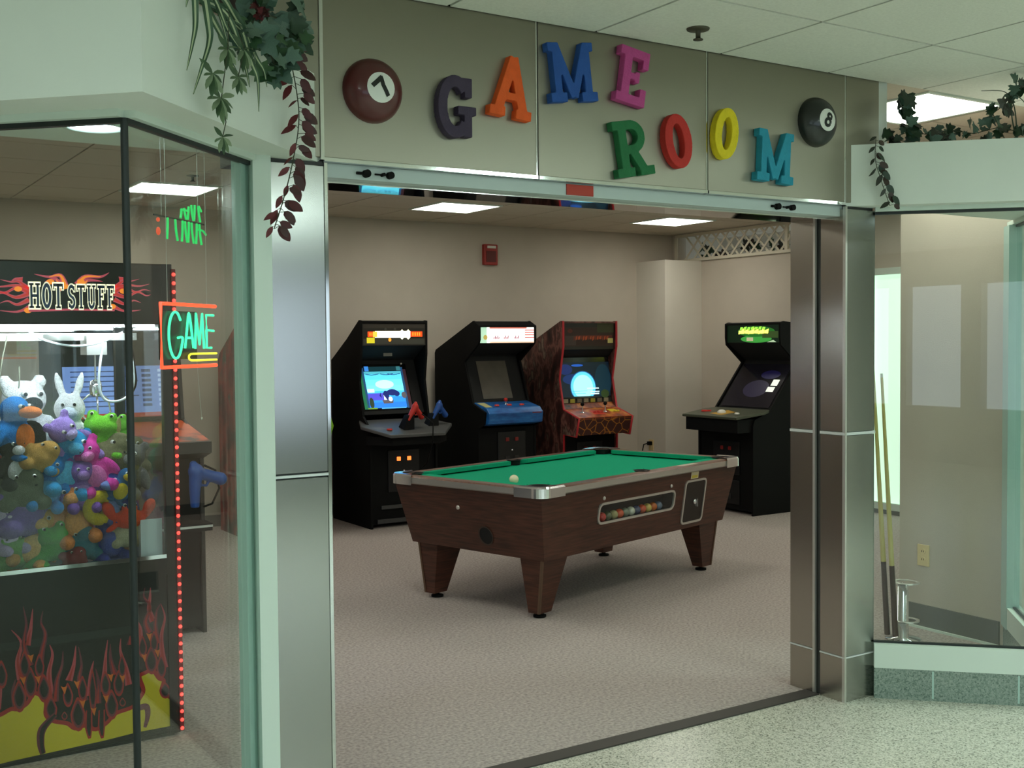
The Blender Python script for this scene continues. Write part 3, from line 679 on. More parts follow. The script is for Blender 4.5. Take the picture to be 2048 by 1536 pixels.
def smooth_path(P, k):
    out = []
    for i in range(len(P) - 1):
        a, b_, c, d = P[max(i - 1, 0)], P[i], P[i + 1], P[min(i + 2, len(P) - 1)]
        for j in range(k):
            t = j / k; out.append(.5 * ((2 * b_) + (c - a) * t + (2 * a - 5 * b_ + 4 * c - d) * t * t + (3 * b_ - a - 3 * c + d) * t ** 3))
    out.append(P[-1]); return out
def E(n, c, s): return emit('glow_' + n, c, s)

def cabinet(label, loc, rz, W, prof, side_mat, lower_h, trim=None, trim_pts=None, name='arcade_cabinet'):
    r = thing(name, label, 'arcade game', loc, rz)
    for s in (-1, 1):
        b = MB(); xa, xb = sorted((s * W / 2, s * (W / 2 - .02))); b.prism_x(prof, xa, xb); o = b.build('side_panel', side_mat, r)
        if trim:
            b = MB(); b.tube([(s * (W / 2 - .01), y - .002, z) for y, z in trim_pts], .011, 8); b.build('edge_trim', trim, o)
    i = W / 2 - .02; yb = max(p[0] for p in prof)
    bx('back_panel', BLACK, -i, i, yb - .03, yb - .01, .04, min(p[1] for p in prof if p[0] == yb and p[1] > .5), r)
    bx('front_panel', BLACK, -i, i, .025, .045, .03, lower_h, r)
    return r, i
def roof(r, i, pts, m=BLACK):                  # closed top following the side profile
    b = MB()
    for (y0, a), (y1, c) in zip(pts, pts[1:]): b.prism_x([(y0, a - .02), (y1, c - .02), (y1, c - .004), (y0, a - .004)], -i, i)
    return b.build('top_panel', m, r)
def quad_panel(r, name, m, i, y0, z0, y1, z1, th=.015):   # sheet from (y0,z0) to (y1,z1) across the cabinet
    b = MB(); d = Vector((y1 - y0, z1 - z0)).normalized(); n = Vector((d.y, -d.x)) * th
    b.prism_x([(y0, z0), (y1, z1), (y1 + n.x, z1 + n.y), (y0 + n.x, z0 + n.y)], -i, i); return b.build(name, m, r)
def scr_frame(w_, y0, z0, y1, z1, cx=0, off=.004):
    v = Vector((0, y1 - y0, z1 - z0)); h = v.length; fr = Fr((cx - w_ / 2, y0, z0), (1, 0, 0), v.normalized()); fr.o += fr.n * off; return fr, h
def joystick(r, x, y, z, m, h=.075):
    b = MB(); b.tube([(x, y, z), (x, y, z + h)], .006, 8); b.lathe([(.022, 0), (.018, .006), (.006, .008)], (x, y, z), 12); o = b.build('joystick', CHROME, r)
    b = MB(); b.ball((x, y, z + h + .01), .019, 0, 12, 8); b.build('knob', m, o)
def button(r, x, y, z, m, rad=.014, name='button'):
    b = MB(); b.lathe([(rad + .004, 0), (rad + .004, .004), (rad, .005), (rad, .012), (rad - .003, .014), (.0005, .014)], (x, y, z), 14); return b.build(name, m, r)
RED_PL = mat('red_plastic', (196, 40, 30), .35); BLUE_PL = mat('blue_plastic', (22, 74, 150), .35); YEL_PL = mat('yellow_plastic', (222, 190, 40), .4)
WHITE_PL = mat('white_plastic', (226, 224, 214), .4); LIME = mat('lime_plastic', (130, 190, 30), .4)
def coin_door(r, x, z, w_, h, lit=None, y=.025):
    d = bevel(bx('coin_door', mat('coin_door_black', (26, 26, 27), .4, .3), x - w_ / 2, x + w_ / 2, y - .012, y, z, z + h, r), .004)
    for k in (-1, 1):
        bevel(bx('coin_slot', mat('slot_red', (120, 18, 14), .4) if not lit else lit, x + k * .05 - .018, x + k * .05 + .018, y - .02, y - .01, z + h * .74, z + h * .74 + .035, d), .004)
        bx('coin_return', mat('coin_return_black', (30, 30, 31), .5), x + k * .05 - .024, x + k * .05 + .024, y - .018, y - .01, z + h * .2, z + h * .2 + .05, d)
    b = MB(); b.lathe([(.009, 0), (.009, .008), (.0005, .009)], n=10); k_ = b.build('lock', CHROME, d, (x, y - .012, z + h * .5), (PI / 2, 0, 0))
    return d
GUN = None
def gun(r, P, rot, m, s=1.0, label=None):
    """chunky light gun: barrel rising to the receiver, grip falling away, trigger guard (barrel along -x, grip +x)"""
    global GUN
    if GUN is None:
        b = MB(); b.tube([(-.085, 0, -.12), (-.04, 0, -.05), (.0, 0, .0)], [.018, .024, .03], 12); b.ball((.0, 0, .0), (.034, .03, .036)); b.ball((.006, 0, .03), (.017, .017, .02))
        b.tube([(.0, 0, -.005), (.04, 0, -.05), (.072, 0, -.09)], [.026, .024, .027], 12); b.ball((.072, 0, -.09), .028); b.tube([(-.02, 0, -.05), (.005, 0, -.075), (.035, 0, -.06)], .007, 8)
        GUN = bake(b, 'light_gun', .005, 3)
    o = inst('light_gun', GUN, r, None, m); o.location = P; o.rotation_euler = rot; o.scale = (s, s, s)
    if label: o['label'] = label
    return o

# ---- cabinet 1: two-gun shooter with a blue sea scene
prof1 = [(0, 0), (0, .84), (.14, .95), (.20, 1.25), (.165, 1.48), (.16, 1.77), (.19, 1.775), (.45, 1.61), (.47, 1.60), (.74, 1.45), (.78, 1.43), (.78, 0)]
c1, i1 = cabinet('black shooter cabinet with blue sea screen and red and blue guns', (4.49, 8.70, 0), 0, .65, prof1, BLACK, .84)
roof(c1, i1, [(.16, 1.77), (.19, 1.775), (.45, 1.61), (.74, 1.45), (.78, 1.43)])
quad_panel(c1, 'speaker_panel', BLACK_MATT, i1, .40, 1.42, .17, 1.565)
bz = quad_panel(c1, 'bezel', BLACK_MATT, i1, .20, .96, .40, 1.44)
b = MB(); b.box(-i1, i1, .165, .19, 1.555, 1.745); mq = b.build('marquee', mat('marquee_dark', (40, 38, 34), .3), c1)
p = Pic(Fr((-i1, .165, 1.555), (1, 0, 0), (0, 0, 1)))
p.rect(.01, .6, .01, .06, mat('mq_smoke', (74, 74, 66), .4)); p.rect(.01, .6, .15, .182, mat('mq_smoke2', (58, 52, 44), .4))
p.rect(.05, .58, .075, .122, E('mq_red', (200, 66, 20), 1.3)); p.rect(.12, .46, .068, .125, E('mq_white', (255, 246, 200), 3.5)); p.rect(.10, .14, .074, .122, E('mq_amber', (255, 170, 60), 1.6))
for x in (.38, .44): p.poly([(x - .02, .12), (x + .02, .12), (x, .14)], MATS['glow_mq_white']); p.poly([(x - .02, .07), (x + .02, .07), (x, .052)], MATS['glow_mq_white'])
for k in range(7): p.rect(.065 + k * .012, .071 + k * .012, .084, .112, E('mq_amber2', (250, 150, 40), 1.2)) if k < 3 else p.rect(.48 + (k - 3) * .022, .492 + (k - 3) * .022, .084, .114, MATS['glow_mq_amber2'])
p.rect(.04, .115, .022, .07, E('mq_yellow', (214, 200, 40), .8)); p.disc(.26, .05, .014, .016, MATS['glow_mq_amber2']); p.disc(.31, .142, .012, .012, MATS['mq_smoke']); p.disc(.22, .142, .012, .012, MATS['mq_smoke'])
p.build('marquee_print', mq)
b = MB(); b.box(.0 - .045, .04, .29, .295, 1.462, 1.51); b.build('sticker', mat('sticker_grey', (128, 126, 118), .6), c1, None, None)
fr, h = scr_frame(.46, .225, 1.0, .375, 1.375, -.035, .012)
b = MB(); b.add([fr.P(-.012, -.012, -.002), fr.P(.472, -.012, -.002), fr.P(.472, h + .012, -.002), fr.P(-.012, h + .012, -.002)], [(0, 1, 2, 3)]); sc = b.build('screen', BLACK_GLOSS, c1)
p = Pic(fr); W_, H_ = .46, h
for k, c in enumerate(((40, 120, 225), (46, 140, 232), (70, 190, 236), (120, 222, 238), (110, 224, 240), (90, 214, 240))): p.rect(.05, W_ - .05, H_ * (.02 + .13 * k), H_ * (.02 + .13 * (k + 1)) + .002, E('sea%d' % k, c, 1.15))
p.rect(.05, .20, H_ * .2, H_ * .36, E('sea_violet', (86, 84, 220), .9)); p.disc(.23, H_ * .56, .09, .04, E('sky_pale', (190, 245, 244), 1.2)); p.rect(.055, .12, H_ * .38, H_ * .46, E('cloud', (216, 240, 250), 1.1))
hull = E('hull', (110, 104, 112), .5); navy = E('navy', (34, 50, 130), .6); whi = E('sail', (220, 232, 240), 1.)
p.poly([(.19, H_ * .12), (.28, H_ * .12), (.29, H_ * .2), (.18, H_ * .2)], hull); p.disc(.225, H_ * .3, .03, .045, navy); p.disc(.29, H_ * .37, .055, .03, navy); p.disc(.33, H_ * .34, .03, .025, navy)
p.poly([(.20, H_ * .2), (.23, H_ * .2), (.20, H_ * .32)], whi); p.disc(.262, H_ * .22, .02, .022, whi); p.poly([(.16, H_ * .3), (.175, H_ * .38), (.18, H_ * .24)], navy)
p.rect(.0, .03, .0, H_ * .96, E('edge_green', (40, 130, 90), .5)); p.rect(.03, .05, 0, H_ * .95, E('edge_blue', (40, 90, 140), .5)); p.rect(W_ - .05, W_ - .03, 0, H_ * .95, MATS['glow_edge_blue']); p.rect(W_ - .03, W_, 0, H_ * .9, E('edge_brown', (80, 50, 60), .3))
p.rect(.05, W_ - .05, H_ * .80, H_ * .86, E('curtain', (90, 200, 220), .8)); p.rect(.10, W_ - .09, H_ * .87, H_ * .97, E('banner', (20, 70, 80), .4)); p.rect(.06, .10, H_ * .87, H_ * .98, E('blue2', (60, 140, 230), .9)); p.rect(W_ - .09, W_ - .05, H_ * .87, H_ * .97, E('teal2', (60, 130, 140), .7))
for x0 in (.06, .20, .27): p.ribbon([(x0, H_ * .80), (x0 + .06, H_ * .775), (x0 + .13, H_ * .80)], [.006, .006], MATS['glow_navy'], 60)
p.disc(W_ - .06, H_ * .3, .025, .03, hull); p.disc(.075, H_ * .14, .022, .05, E('rock', (60, 80, 60), .4)); p.rect(.03, .12, 0, H_ * .03, E('grass', (120, 170, 60), .6)); p.rect(.16, W_ - .06, 0, H_ * .025, E('foam', (90, 180, 235), .9))
p.build('screen_picture', sc)
for x in (.006, .43): button(c1, 0, 0, 0, WHITE_PL, .004, 'bezel_screw').matrix_local = Matrix.Translation(fr.P(x, H_ + .012, .002)) @ Euler((PI / 2, 0, 0)).to_matrix().to_4x4()
pz1 = lambda y: .872 + .22 * y
b = MB(); pp = [(-.33, .20), (.30, .20), (.46, -.02), (.26, -.26), (-.26, -.26), (-.40, .02)]; b.prism([(x, y, pz1(y) - .028) for x, y in pp], [(x, y, pz1(y)) for x, y in pp]); cp = bevel(b.build('control_panel', mat('panel_grey', (78, 78, 77), .4), c1), .006)
b = MB(); b.prism_z([(-.30, .02), (.30, .02), (.40, -.03), (.22, -.22), (-.22, -.22), (-.36, .0)], .72, .79); b.build('panel_box', BLACK, c1)
button(c1, -.20, -.12, pz1(-.12), RED_PL, .022); b = MB(); b.poly([(-.33, -.03, pz1(-.03) + .0006), (-.23, -.03, pz1(-.03) + .0006), (-.20, -.10, pz1(-.10) + .0006), (-.30, -.10, pz1(-.10) + .0006)]); b.build('instruction_card', mat('card_grey', (112, 112, 106), .5), cp)
for x, y, m, cl, nm in ((.02, -.10, RED_PL, 'red', 'red light gun standing in its holster'), (.30, -.02, BLUE_PL, 'blue', 'blue light gun standing in its holster')):
    b = MB(); b.prism([(x - .10, y - .05, .845), (x + .0, y - .05, .845), (x + .0, y + .05, .86), (x - .10, y + .05, .86)], [(x - .05, y - .035, .965), (x + .01, y - .035, .965), (x + .01, y + .035, .965), (x - .05, y + .035, .965)]); b.build('holster', BLACK, c1)
    gun(c1, (x + .03, y - .01, 1.03), (0, 0, math.radians(12)), m, .95, nm)
b = MB(); b.tube([(.10, -.14, .97), (.13, -.28, .90), (.12, -.29, .75), (.11, -.2, .55), (.09, -.02, .45)], .006, 8); b.build('gun_cord', BLACK, c1)
coin_door(c1, .0, .30, .30, .36, E('coin_lit', (255, 120, 50), 2.0))
bx('kick_plate', DARK_GREY, -.22, .24, .005, .025, .16, .19, c1); bx('kick_plate', DARK_GREY, -.26, .26, .0, .02, .04, .075, c1)

# ---- cabinet 2: tall black upright with a white marquee and blue panel
prof2 = [(0.02, 0), (0.02, .80), (-.07, .84), (-.09, .95), (.12, 1.02), (.26, 1.40), (.02, 1.56), (0, 1.60), (0, 1.725), (.10, 1.77), (.80, 1.51), (.82, 1.48), (.82, 0)]
c2, i2 = cabinet('black upright cabinet with white marquee and blue control panel', (5.57, 8.72, 0), 0, .62, prof2, BLACK, .80)
roof(c2, i2, [(0, 1.73), (.10, 1.77), (.80, 1.51), (.82, 1.48)])
quad_panel(c2, 'speaker_panel', BLACK_MATT, i2, .33, 1.45, .03, 1.565); quad_panel(c2, 'bezel', BLACK_MATT, i2, .14, 1.0, .33, 1.47)
mq = bx('marquee', mat('marquee_case', (30, 30, 30), .4), -i2, i2, .012, .05, 1.565, 1.73, c2)
p = Pic(Fr((-i2, .012, 1.57), (1, 0, 0), (0, 0, 1)))
p.rect(0, .58, .0, .145, E('mq2_white', (255, 250, 240), 1.5)); p.rect(0, .07, 0, .145, E('mq2_mint', (180, 220, 190), .9)); p.disc(.055, .05, .022, .022, E('mq2_gold', (190, 170, 90), .7)); p.rect(.10, .5, .128, .145, E('mq2_coral', (220, 120, 100), .9))
for k in range(4): p.rect(.48, .58, .045 + k * .022, .053 + k * .022, E('mq2_red', (205, 70, 60), .9))
p.rect(.1, .58, .0, .012, E('mq2_peach', (240, 200, 170), 1.))
for x0, n in ((.14, 5), (.25, 4), (.36, 4)):
    for k in range(n): p.poly([(x0 + k * .013, .036), (x0 + k * .013 + .009, .036), (x0 + k * .013 + .012, .052 + .014 * (k % 2)), (x0 + k * .013 + .004, .052 + .012 * (k % 2))], E('mq2_mag', (160, 40, 90), .6))
p.build('marquee_print', mq)
fr, h = scr_frame(.31, .165, 1.055, .30, 1.40, -.015, .006); b = MB(); b.add([fr.P(0, 0), fr.P(.32, 0), fr.P(.32, h), fr.P(0, h)], [(0, 1, 2, 3)])
b.build('screen', ramp_noise('idle_screen', [(.3, (66, 63, 56)), (.7, (92, 86, 76))], 3, .25), c2)
b = MB(); b.prism_x([(.13, 1.01), (.13, 1.03), (-.085, .985), (-.135, .94), (-.12, .845), (.02, .82)], -.29, .29); cp = bevel(b.build('control_panel', ramp_noise('blue_panel', [(.35, (18, 74, 140)), (.6, (30, 104, 176)), (.8, (60, 130, 190))], 9, .4, stretch=(1, 3, 3)), c2), .006)
for x, y in ((-.14, -.02), (0, -.01), (.13, -.02)): button(c2, x, y, 1.0, RED_PL, .02)
joystick(c2, .0, .05, 1.01, RED_PL, .03)
b = MB(); b.poly([(-.28, .10, 1.026), (-.20, .10, 1.026), (-.21, -.06, .993), (-.28, -.06, .993)]); b.build('instruction_card', mat('card_cream', (190, 186, 130), .5), cp)
bx('logo', mat('logo_maroon', (110, 40, 60), .5), .17, .27, -.137, -.128, .93, .94, cp)
coin_door(c2, .04, .42, .30, .34); 

# ---- cabinet 3: red-edged cabinet with lava art and moon screen
LAVA = ramp_noise('lava_crack', [(.0, (190, 140, 40)), (.02, (150, 80, 30)), (.06, (66, 30, 22)), (1., (40, 22, 20))], 11, .5, 'crack')
SIDEART = ramp_noise('lava_side', [(.28, (34, 20, 18)), (.44, (74, 38, 34)), (.52, (128, 84, 74)), (.58, (66, 34, 32)), (.7, (140, 120, 104)), (.8, (60, 40, 36))], 5, .5, stretch=(1, 2.2, 1.1), detail=6)
RTRIM = mat('red_tmold', (186, 40, 48), .4)
prof3 = [(0, 0), (0, .70), (-.20, .69), (-.245, .86), (0, .935), (.065, 1.22), (0, 1.53), (0, 1.77), (.03, 1.77), (.70, 1.50), (.74, 1.44), (.74, 0)]
c3, i3 = cabinet('lava patterned cabinet with red edges and a moon on its screen', (6.505, 8.73, 0), 0, .65, prof3, SIDEART, .70, RTRIM, [(0, .02), (0, .70), (-.20, .69), (-.245, .86), (0, .935), (.065, 1.22), (0, 1.53), (0, 1.77)])
roof(c3, i3, [(0, 1.77), (.03, 1.77), (.70, 1.50), (.74, 1.44)], SIDEART)
mq = bx('marquee', mat('marquee3', (30, 20, 16), .35), -i3, i3, .015, .04, 1.50, 1.755, c3)
p = Pic(Fr((-i3, .015, 1.51), (1, 0, 0), (0, 0, 1))); ml = [mat('mq3_%d' % k, c, .5) for k, c in enumerate(((54, 30, 22), (120, 50, 26), (176, 76, 34), (92, 36, 24), (60, 62, 34)))]
p.rect(.01, .6, .02, .2, ml[0]); p.rect(.40, .6, .15, .24, ml[4]); p.rect(.15, .58, .085, .125, ml[3]); p.rect(.02, .15, .03, .12, mat('mq3_grey', (72, 56, 50), .5)); p.disc(.08, .165, .03, .02, ml[3])
x = .12
for k in range(15):
    wd = .018 + .012 * ((k * 7) % 3) / 2; p.poly([(x, .07 + .006 * ((k * 5) % 4)), (x + wd * .8, .085), (x + wd, .118 + .01 * ((k * 3) % 3)), (x + .004, .112)], ml[2] if k % 3 else ml[1]); x += wd + .004
p.rect(.525, .59, .05, .095, mat('mq3_card', (206, 196, 120), .5)); p.build('marquee_print', mq)
quad_panel(c3, 'speaker_panel', BLACK_MATT, i3, .12, 1.42, .02, 1.51); quad_panel(c3, 'bezel', BLACK_MATT, i3, .07, 1.02, .13, 1.43)
fr, h = scr_frame(.58, .075, 1.045, .115, 1.42, 0, .016); b = MB(); b.add([fr.P(0, 0), fr.P(.58, 0), fr.P(.58, h), fr.P(0, h)], [(0, 1, 2, 3)]); sc = b.build('screen', BLACK_GLOSS, c3); p = Pic(fr)
p.rect(.0, .58, 0, h * .88, E('space', (10, 26, 40), .6)); p.disc(.06, h * .7, .08, .05, E('space_blue', (18, 40, 100), .7)); p.disc(.20, h * .8, .07, .012, E('space_blue2', (30, 90, 190), .8)); p.disc(.14, h * .45, .12, .05, E('space_b3', (14, 44, 100), .7)); p.disc(.5, h * .4, .10, .16, E('space_t', (12, 46, 62), .6))
for k, (s, c, st) in enumerate(((1.06, (20, 90, 150), .8), (1., (90, 200, 235), 1.2), (.8, (150, 232, 245), 1.4))): p.poly([(q[0], max(.004, q[1])) for q in circle(.255, h * .25, .145 * s, .145 * s, 36)], E('moon%d' % k, c, st))
p.rect(.0, .58, -.012, .0, BLACK_GLOSS); p.rect(.30, .44, h * .19, h * .22, E('txt', (210, 240, 245), 1.)); p.rect(.34, .445, h * .11, h * .135, MATS['glow_txt']); p.rect(.34, .44, h * .05, h * .085, MATS['glow_txt']); p.rect(.12, .30, h * .14, h * .15, E('line', (60, 160, 220), .9)); p.rect(.12, .28, h * .08, h * .09, MATS['glow_line'])
p.disc(.51, h * .06, .05, .04, E('moss', (50, 70, 30), .4)); p.build('screen_picture', sc)
b = MB(); ct = quad_panel(c3, 'card_strip', mat('strip_dark', (34, 28, 22), .5), i3, .052, .985, .07, 1.04, .01)
for k in range(7): bx('picture_card', mat('card_%d' % (k % 3), ((156, 148, 120), (170, 160, 60), (120, 110, 92))[k % 3], .5), -.28 + k * .08, -.23 + k * .08, .045, .055, .992, 1.03, ct)
quad_panel(c3, 'flame_panel', ramp_noise('flame_art', [(.3, (40, 20, 12)), (.5, (130, 56, 22)), (.62, (190, 110, 40)), (.75, (60, 26, 16))], 12, .5), i3, -.01, .94, .055, .99, .012)
b = MB(); b.prism_x([(.0, .94), (-.235, .868), (-.235, .85), (.0, .92)], -i3, i3); b.build('control_panel', ramp_noise('flame_art2', [(.3, (70, 30, 14)), (.5, (170, 70, 24)), (.65, (206, 130, 50)), (.8, (80, 34, 18))], 9, .4), c3)
b = MB(); b.prism_x([(-.237, .862), (-.195, .70), (0, .71), (0, .92)], -i3, i3); b.build('panel_front', LAVA, c3)
for x in (-.17, .10): joystick(c3, x, -.10, .905, BLACK, .07)
b = MB(); b.poly([(-.08, -.17, .8895), (.06, -.17, .8895), (.05, -.07, .919), (-.07, -.07, .919)]); b.build('red_decal', mat('decal_red', (206, 56, 30), .4), c3)
b = MB(); b.poly([(.16, -.12, .904), (.27, -.12, .904), (.24, -.05, .925), (.15, -.05, .925)]); b.build('yellow_decal', mat('decal_yellow', (226, 196, 40), .4), c3)
for x in (-.04, .0, .04, .2, .24): button(c3, x, -.12, .905, RED_PL if x < .1 else YEL_PL, .012)
coin_door(c3, 0, .3, .3, .32)

# ---- cabinet 4: golf trackball cabinet against the right wall
prof4 = [(0, 0), (0, .80), (.02, .86), (.20, .93), (.55, 1.36), (.35, 1.53), (.34, 1.60), (.34, 1.73), (.38, 1.745), (.90, 1.70), (.93, 1.66), (.93, 0)]
c4, i4 = cabinet('black trackball cabinet with green and yellow lit marquee and slanted screen', (7.27, 7.70, 0), -PI / 2, .72, prof4, BLACK, .80)
roof(c4, i4, [(.34, 1.735), (.38, 1.745), (.90, 1.70), (.93, 1.66)])
quad_panel(c4, 'hood_panel', BLACK_MATT, i4, .62, 1.36, .36, 1.55); quad_panel(c4, 'bezel', BLACK_MATT, i4, .22, .92, .60, 1.39)
mq = bx('marquee', mat('marquee4', (18, 26, 20), .35), -i4, i4, .355, .385, 1.55, 1.725, c4)
p = Pic(Fr((-i4, .355, 1.555), (1, 0, 0), (0, 0, 1)))
p.rect(.0, .68, 0, .165, E('mq4_dark', (14, 34, 20), .5)); p.disc(.38, .03, .20, .035, E('mq4_green', (60, 150, 60), .8)); p.disc(.38, .10, .24, .05, E('mq4_green2', (40, 110, 40), .7)); p.rect(.46, .66, .04, .10, E('mq4_olive', (60, 84, 40), .5))
x = .15
for k in range(9):
    wd = .03 + .01 * (k % 3); p.poly([(x, .075 + .004 * (k % 3)), (x + wd, .08), (x + wd + .01, .11 + .014 * ((k * 2) % 3)), (x + .006, .108)], E('mq4_yellow', (236, 236, 90), 2.4)); x += wd + .003
x = .17
for k in range(7): p.poly([(x, .118), (x + .035, .115), (x + .045, .14 + .008 * (k % 2)), (x + .01, .142)], E('mq4_lime', (150, 220, 70), 1.3)); x += .048
p.rect(.26, .345, .012, .045, E('mq4_card', (200, 190, 150), .6)); p.poly([(.52, .0), (.6, .02), (.64, .0)], E('mq4_pale', (190, 220, 180), .7)); p.build('marquee_print', mq)
fr, h = scr_frame(.62, .245, .955, .56, 1.345, 0, .006); b = MB(); b.add([fr.P(0, 0), fr.P(.62, 0), fr.P(.62, h), fr.P(0, h)], [(0, 1, 2, 3)]); sc = b.build('screen', mat('dim_screen', (36, 34, 44), .12), c4); p = Pic(fr)
p.disc(.33, h * .42, .16, .1, E('dim_violet', (40, 34, 66), .1)); p.disc(.42, h * .75, .12, .05, E('dim_blue', (36, 32, 84), .14)); p.rect(.49, .57, h * .50, h * .64, E('glare', (222, 228, 214), .9)); p.rect(.47, .56, h * .36, h * .47, MATS['glow_glare']); p.build('screen_picture', sc)  # white glare rectangles: a reflection put into the picture as glow
pz4 = lambda y: .918 + .12 * y
b = MB(); pp = [(-.35, .22), (.35, .22), (.40, .10), (.36, -.20), (-.36, -.20), (-.40, .10)]; b.prism([(x, y, pz4(y) - .025) for x, y in pp], [(x, y, pz4(y)) for x, y in pp]); cp = bevel(b.build('control_panel', mat('panel_olive', (70, 74, 58), .4), c4), .006)
b = MB(); b.prism_z([(-.34, .05), (.34, .05), (.34, -.17), (-.34, -.17)], .75, .868); b.build('panel_box', BLACK, c4)
b = MB(); b.poly([(x, y, pz4(y) + .0007) for x, y in ((-.05, .09), (.12, .02), (.10, -.14), (-.10, -.10))]); b.build('trackball_decal', mat('decal_amber', (196, 150, 40), .4), cp)
b = MB(); b.ball((.0, -.04, .914), (.042, .042, .03)); b.build('trackball', WHITE_PL, c4)
button(c4, -.24, -.03, .915, RED_PL, .028); button(c4, -.21, .0, .915, RED_PL, .02); button(c4, .25, -.09, .915, WHITE_PL, .02)
coin_door(c4, .0, .35, .34, .30); coin_door(c4, 0, .08, .34, .22)

# ---- cabinet 5: red art cabinet glimpsed beside the window post
SIDE5 = ramp_noise('red_mural', [(.3, (24, 26, 30)), (.45, (104, 30, 34)), (.55, (150, 50, 44)), (.68, (44, 74, 70)), (.8, (30, 28, 26))], 3.2, .5, stretch=(1, 1, 1), detail=5)
prof5 = [(0, 0), (0, .72), (-.15, .78), (-.14, .86), (.05, .93), (.12, 1.25), (.02, 1.5), (.02, 1.80), (.08, 1.80), (.62, 1.50), (.66, 1.44), (.66, 0)]
c5, i5 = cabinet('cabinet with red and teal mural side, half behind the window post', (3.44, 8.80, 0), 0, .64, prof5, SIDE5, .72)
roof(c5, i5, [(.02, 1.80), (.08, 1.80), (.62, 1.50), (.66, 1.44)]); bx('marquee', E('mq5', (220, 150, 190), .6), -i5, i5, .03, .05, 1.52, 1.78, c5)
quad_panel(c5, 'bezel', BLACK_MATT, i5, .06, .93, .16, 1.5)
fr, h = scr_frame(.5, .075, .98, .14, 1.36, 0, .016); b = MB(); b.add([fr.P(0, 0), fr.P(.5, 0), fr.P(.5, h), fr.P(0, h)], [(0, 1, 2, 3)]); b.build('screen', E('scr5', (170, 150, 220), .8), c5)
b = MB(); b.prism_x([(.06, .93), (-.16, .87), (-.17, .78), (.0, .72), (.05, .72)], -i5, i5); b.build('control_panel', mat('panel5', (60, 40, 60), .4), c5)
b = MB(); b.tube([(.30, -.12, .80), (.345, -.14, .84), (.365, -.14, .90), (.345, -.14, .96), (.32, -.13, .98)], .014, 10); gh = b.build('handle', LIME, c5); gh['label'] = 'lime green curved handle'
coin_door(c5, 0, .3, .3, .3)

# ---- cabinet 6: orange-panel shooter behind the crane machine
prof6 = [(0, 0), (0, .98), (-.02, 1.06), (.34, 1.16), (.40, 1.56), (.34, 1.68), (.72, 1.68), (.74, 1.62), (.74, 0)]
c6, i6 = cabinet('dark shooter cabinet with orange panel and holstered blue gun behind crane machine', (1.58, 6.12, 0), 0, .70, prof6, mat('cab6_brown', (40, 33, 30), .5), .98)
roof(c6, i6, [(.34, 1.68), (.72, 1.68), (.74, 1.62)])
quad_panel(c6, 'bezel', BLACK_MATT, i6, .35, 1.16, .41, 1.56)
fr, h = scr_frame(.60, .352, 1.20, .392, 1.46, 0, .018); b = MB(); b.add([fr.P(0, 0), fr.P(.60, 0), fr.P(.60, h), fr.P(0, h)], [(0, 1, 2, 3)]); sc = b.build('score_screen', E('list_blue', (112, 140, 206), .75), c6); p = Pic(fr)
for k in range(8):
    yy = h * (.88 - k * .105); p.rect(.04, .30 + .05 * (k % 3), yy, yy + .006, E('list_dark', (40, 56, 110), .4)); p.rect(.42, .47, yy - .004, yy + .012, MATS['glow_list_dark']); p.rect(.51, .56, yy - .004, yy + .012, E('list_pale', (190, 206, 240), .9))
p.rect(0, .60, -.025, .0, E('list_red', (170, 40, 40), .5)); p.build('screen_picture', sc)
b = MB(); b.prism_x([(.34, 1.15), (-.14, 1.06), (-.14, 1.0), (.0, .96), (.30, 1.0)], -i6 - .02, i6 + .02); cp = b.build('control_panel', mat('panel6', (46, 40, 36), .45), c6)
b = MB(); b.poly([(-.34, .33, 1.1495), (.34, .33, 1.1495), (.345, -.12, 1.0652), (-.345, -.12, 1.0652)]); b.build('panel_print', ramp_noise('orange_print', [(.35, (70, 36, 26)), (.45, (206, 78, 30)), (.7, (226, 100, 40))], 7, .4), cp)
bx('gun_shelf', BLACK, -.35, .35, -.13, .02, .58, .62, c6); bx('shelf_edge', ALU, -.35, .35, -.136, -.13, .60, .612, c6)
gun(c6, (.27, -.12, .90), (0, math.radians(-32), math.radians(10)), BLUE_PL, 1.3, 'blue light gun hanging below the orange panel')
b = MB(); b.tube([(.32, -.1, .93), (.38, -.1, .9), (.40, -.1, .8), (.36, -.1, .72), (.33, -.05, .70)], .006, 8); b.build('gun_cord', BLACK, c6)
coin_door(c6, .0, .2, .3, .3)

# ================================================================ CRANE MACHINE
CX0, CX1, CY0, CY1, CH = .56, 1.322, 4.556, 5.36, 1.90
CM = thing('crane_machine', 'black crane game with flame art and a red light strip, full of plush toys', 'crane game', (0, 0, 0))
CM.location = (CX0, CY0, 0); CW, CD = CX1 - CX0, CY1 - CY0
CBL = mat('crane_black', (15, 17, 16), .3)
bevel(bx('base', CBL, 0, CW, .012, CD, .012, .70, CM), .006)
bx('plinth', BLACK_MATT, .02, CW - .02, .02, CD - .03, 0, .012, CM)
hd_ = bevel(bx('marquee_box', CBL, 0, CW, .006, CD, 1.66, CH, CM), .006)
for x in (0, CW - .04):
    for y in (.0, CD - .04): bx('corner_post', CBL, x, x + .04, y + .005, y + .045, .012 if y == 0 else .7, CH if y == 0 else 1.66, CM)
bx('window_rail', POLISH, .04, CW - .04, .008, .03, .725, .74, CM); bx('lower_rail', CBL, .04, CW - .04, .006, .03, .66, .725, CM)
bx('front_pane', GLASS_IN, .04, CW - .04, .014, .02, .74, 1.66, CM)
bx('side_pane', GLASS_IN, CW - .012, CW - .006, .045, CD - .04, .70, 1.66, CM); bx('side_pane', GLASS_IN, .006, .012, .045, CD - .04, .70, 1.66, CM)
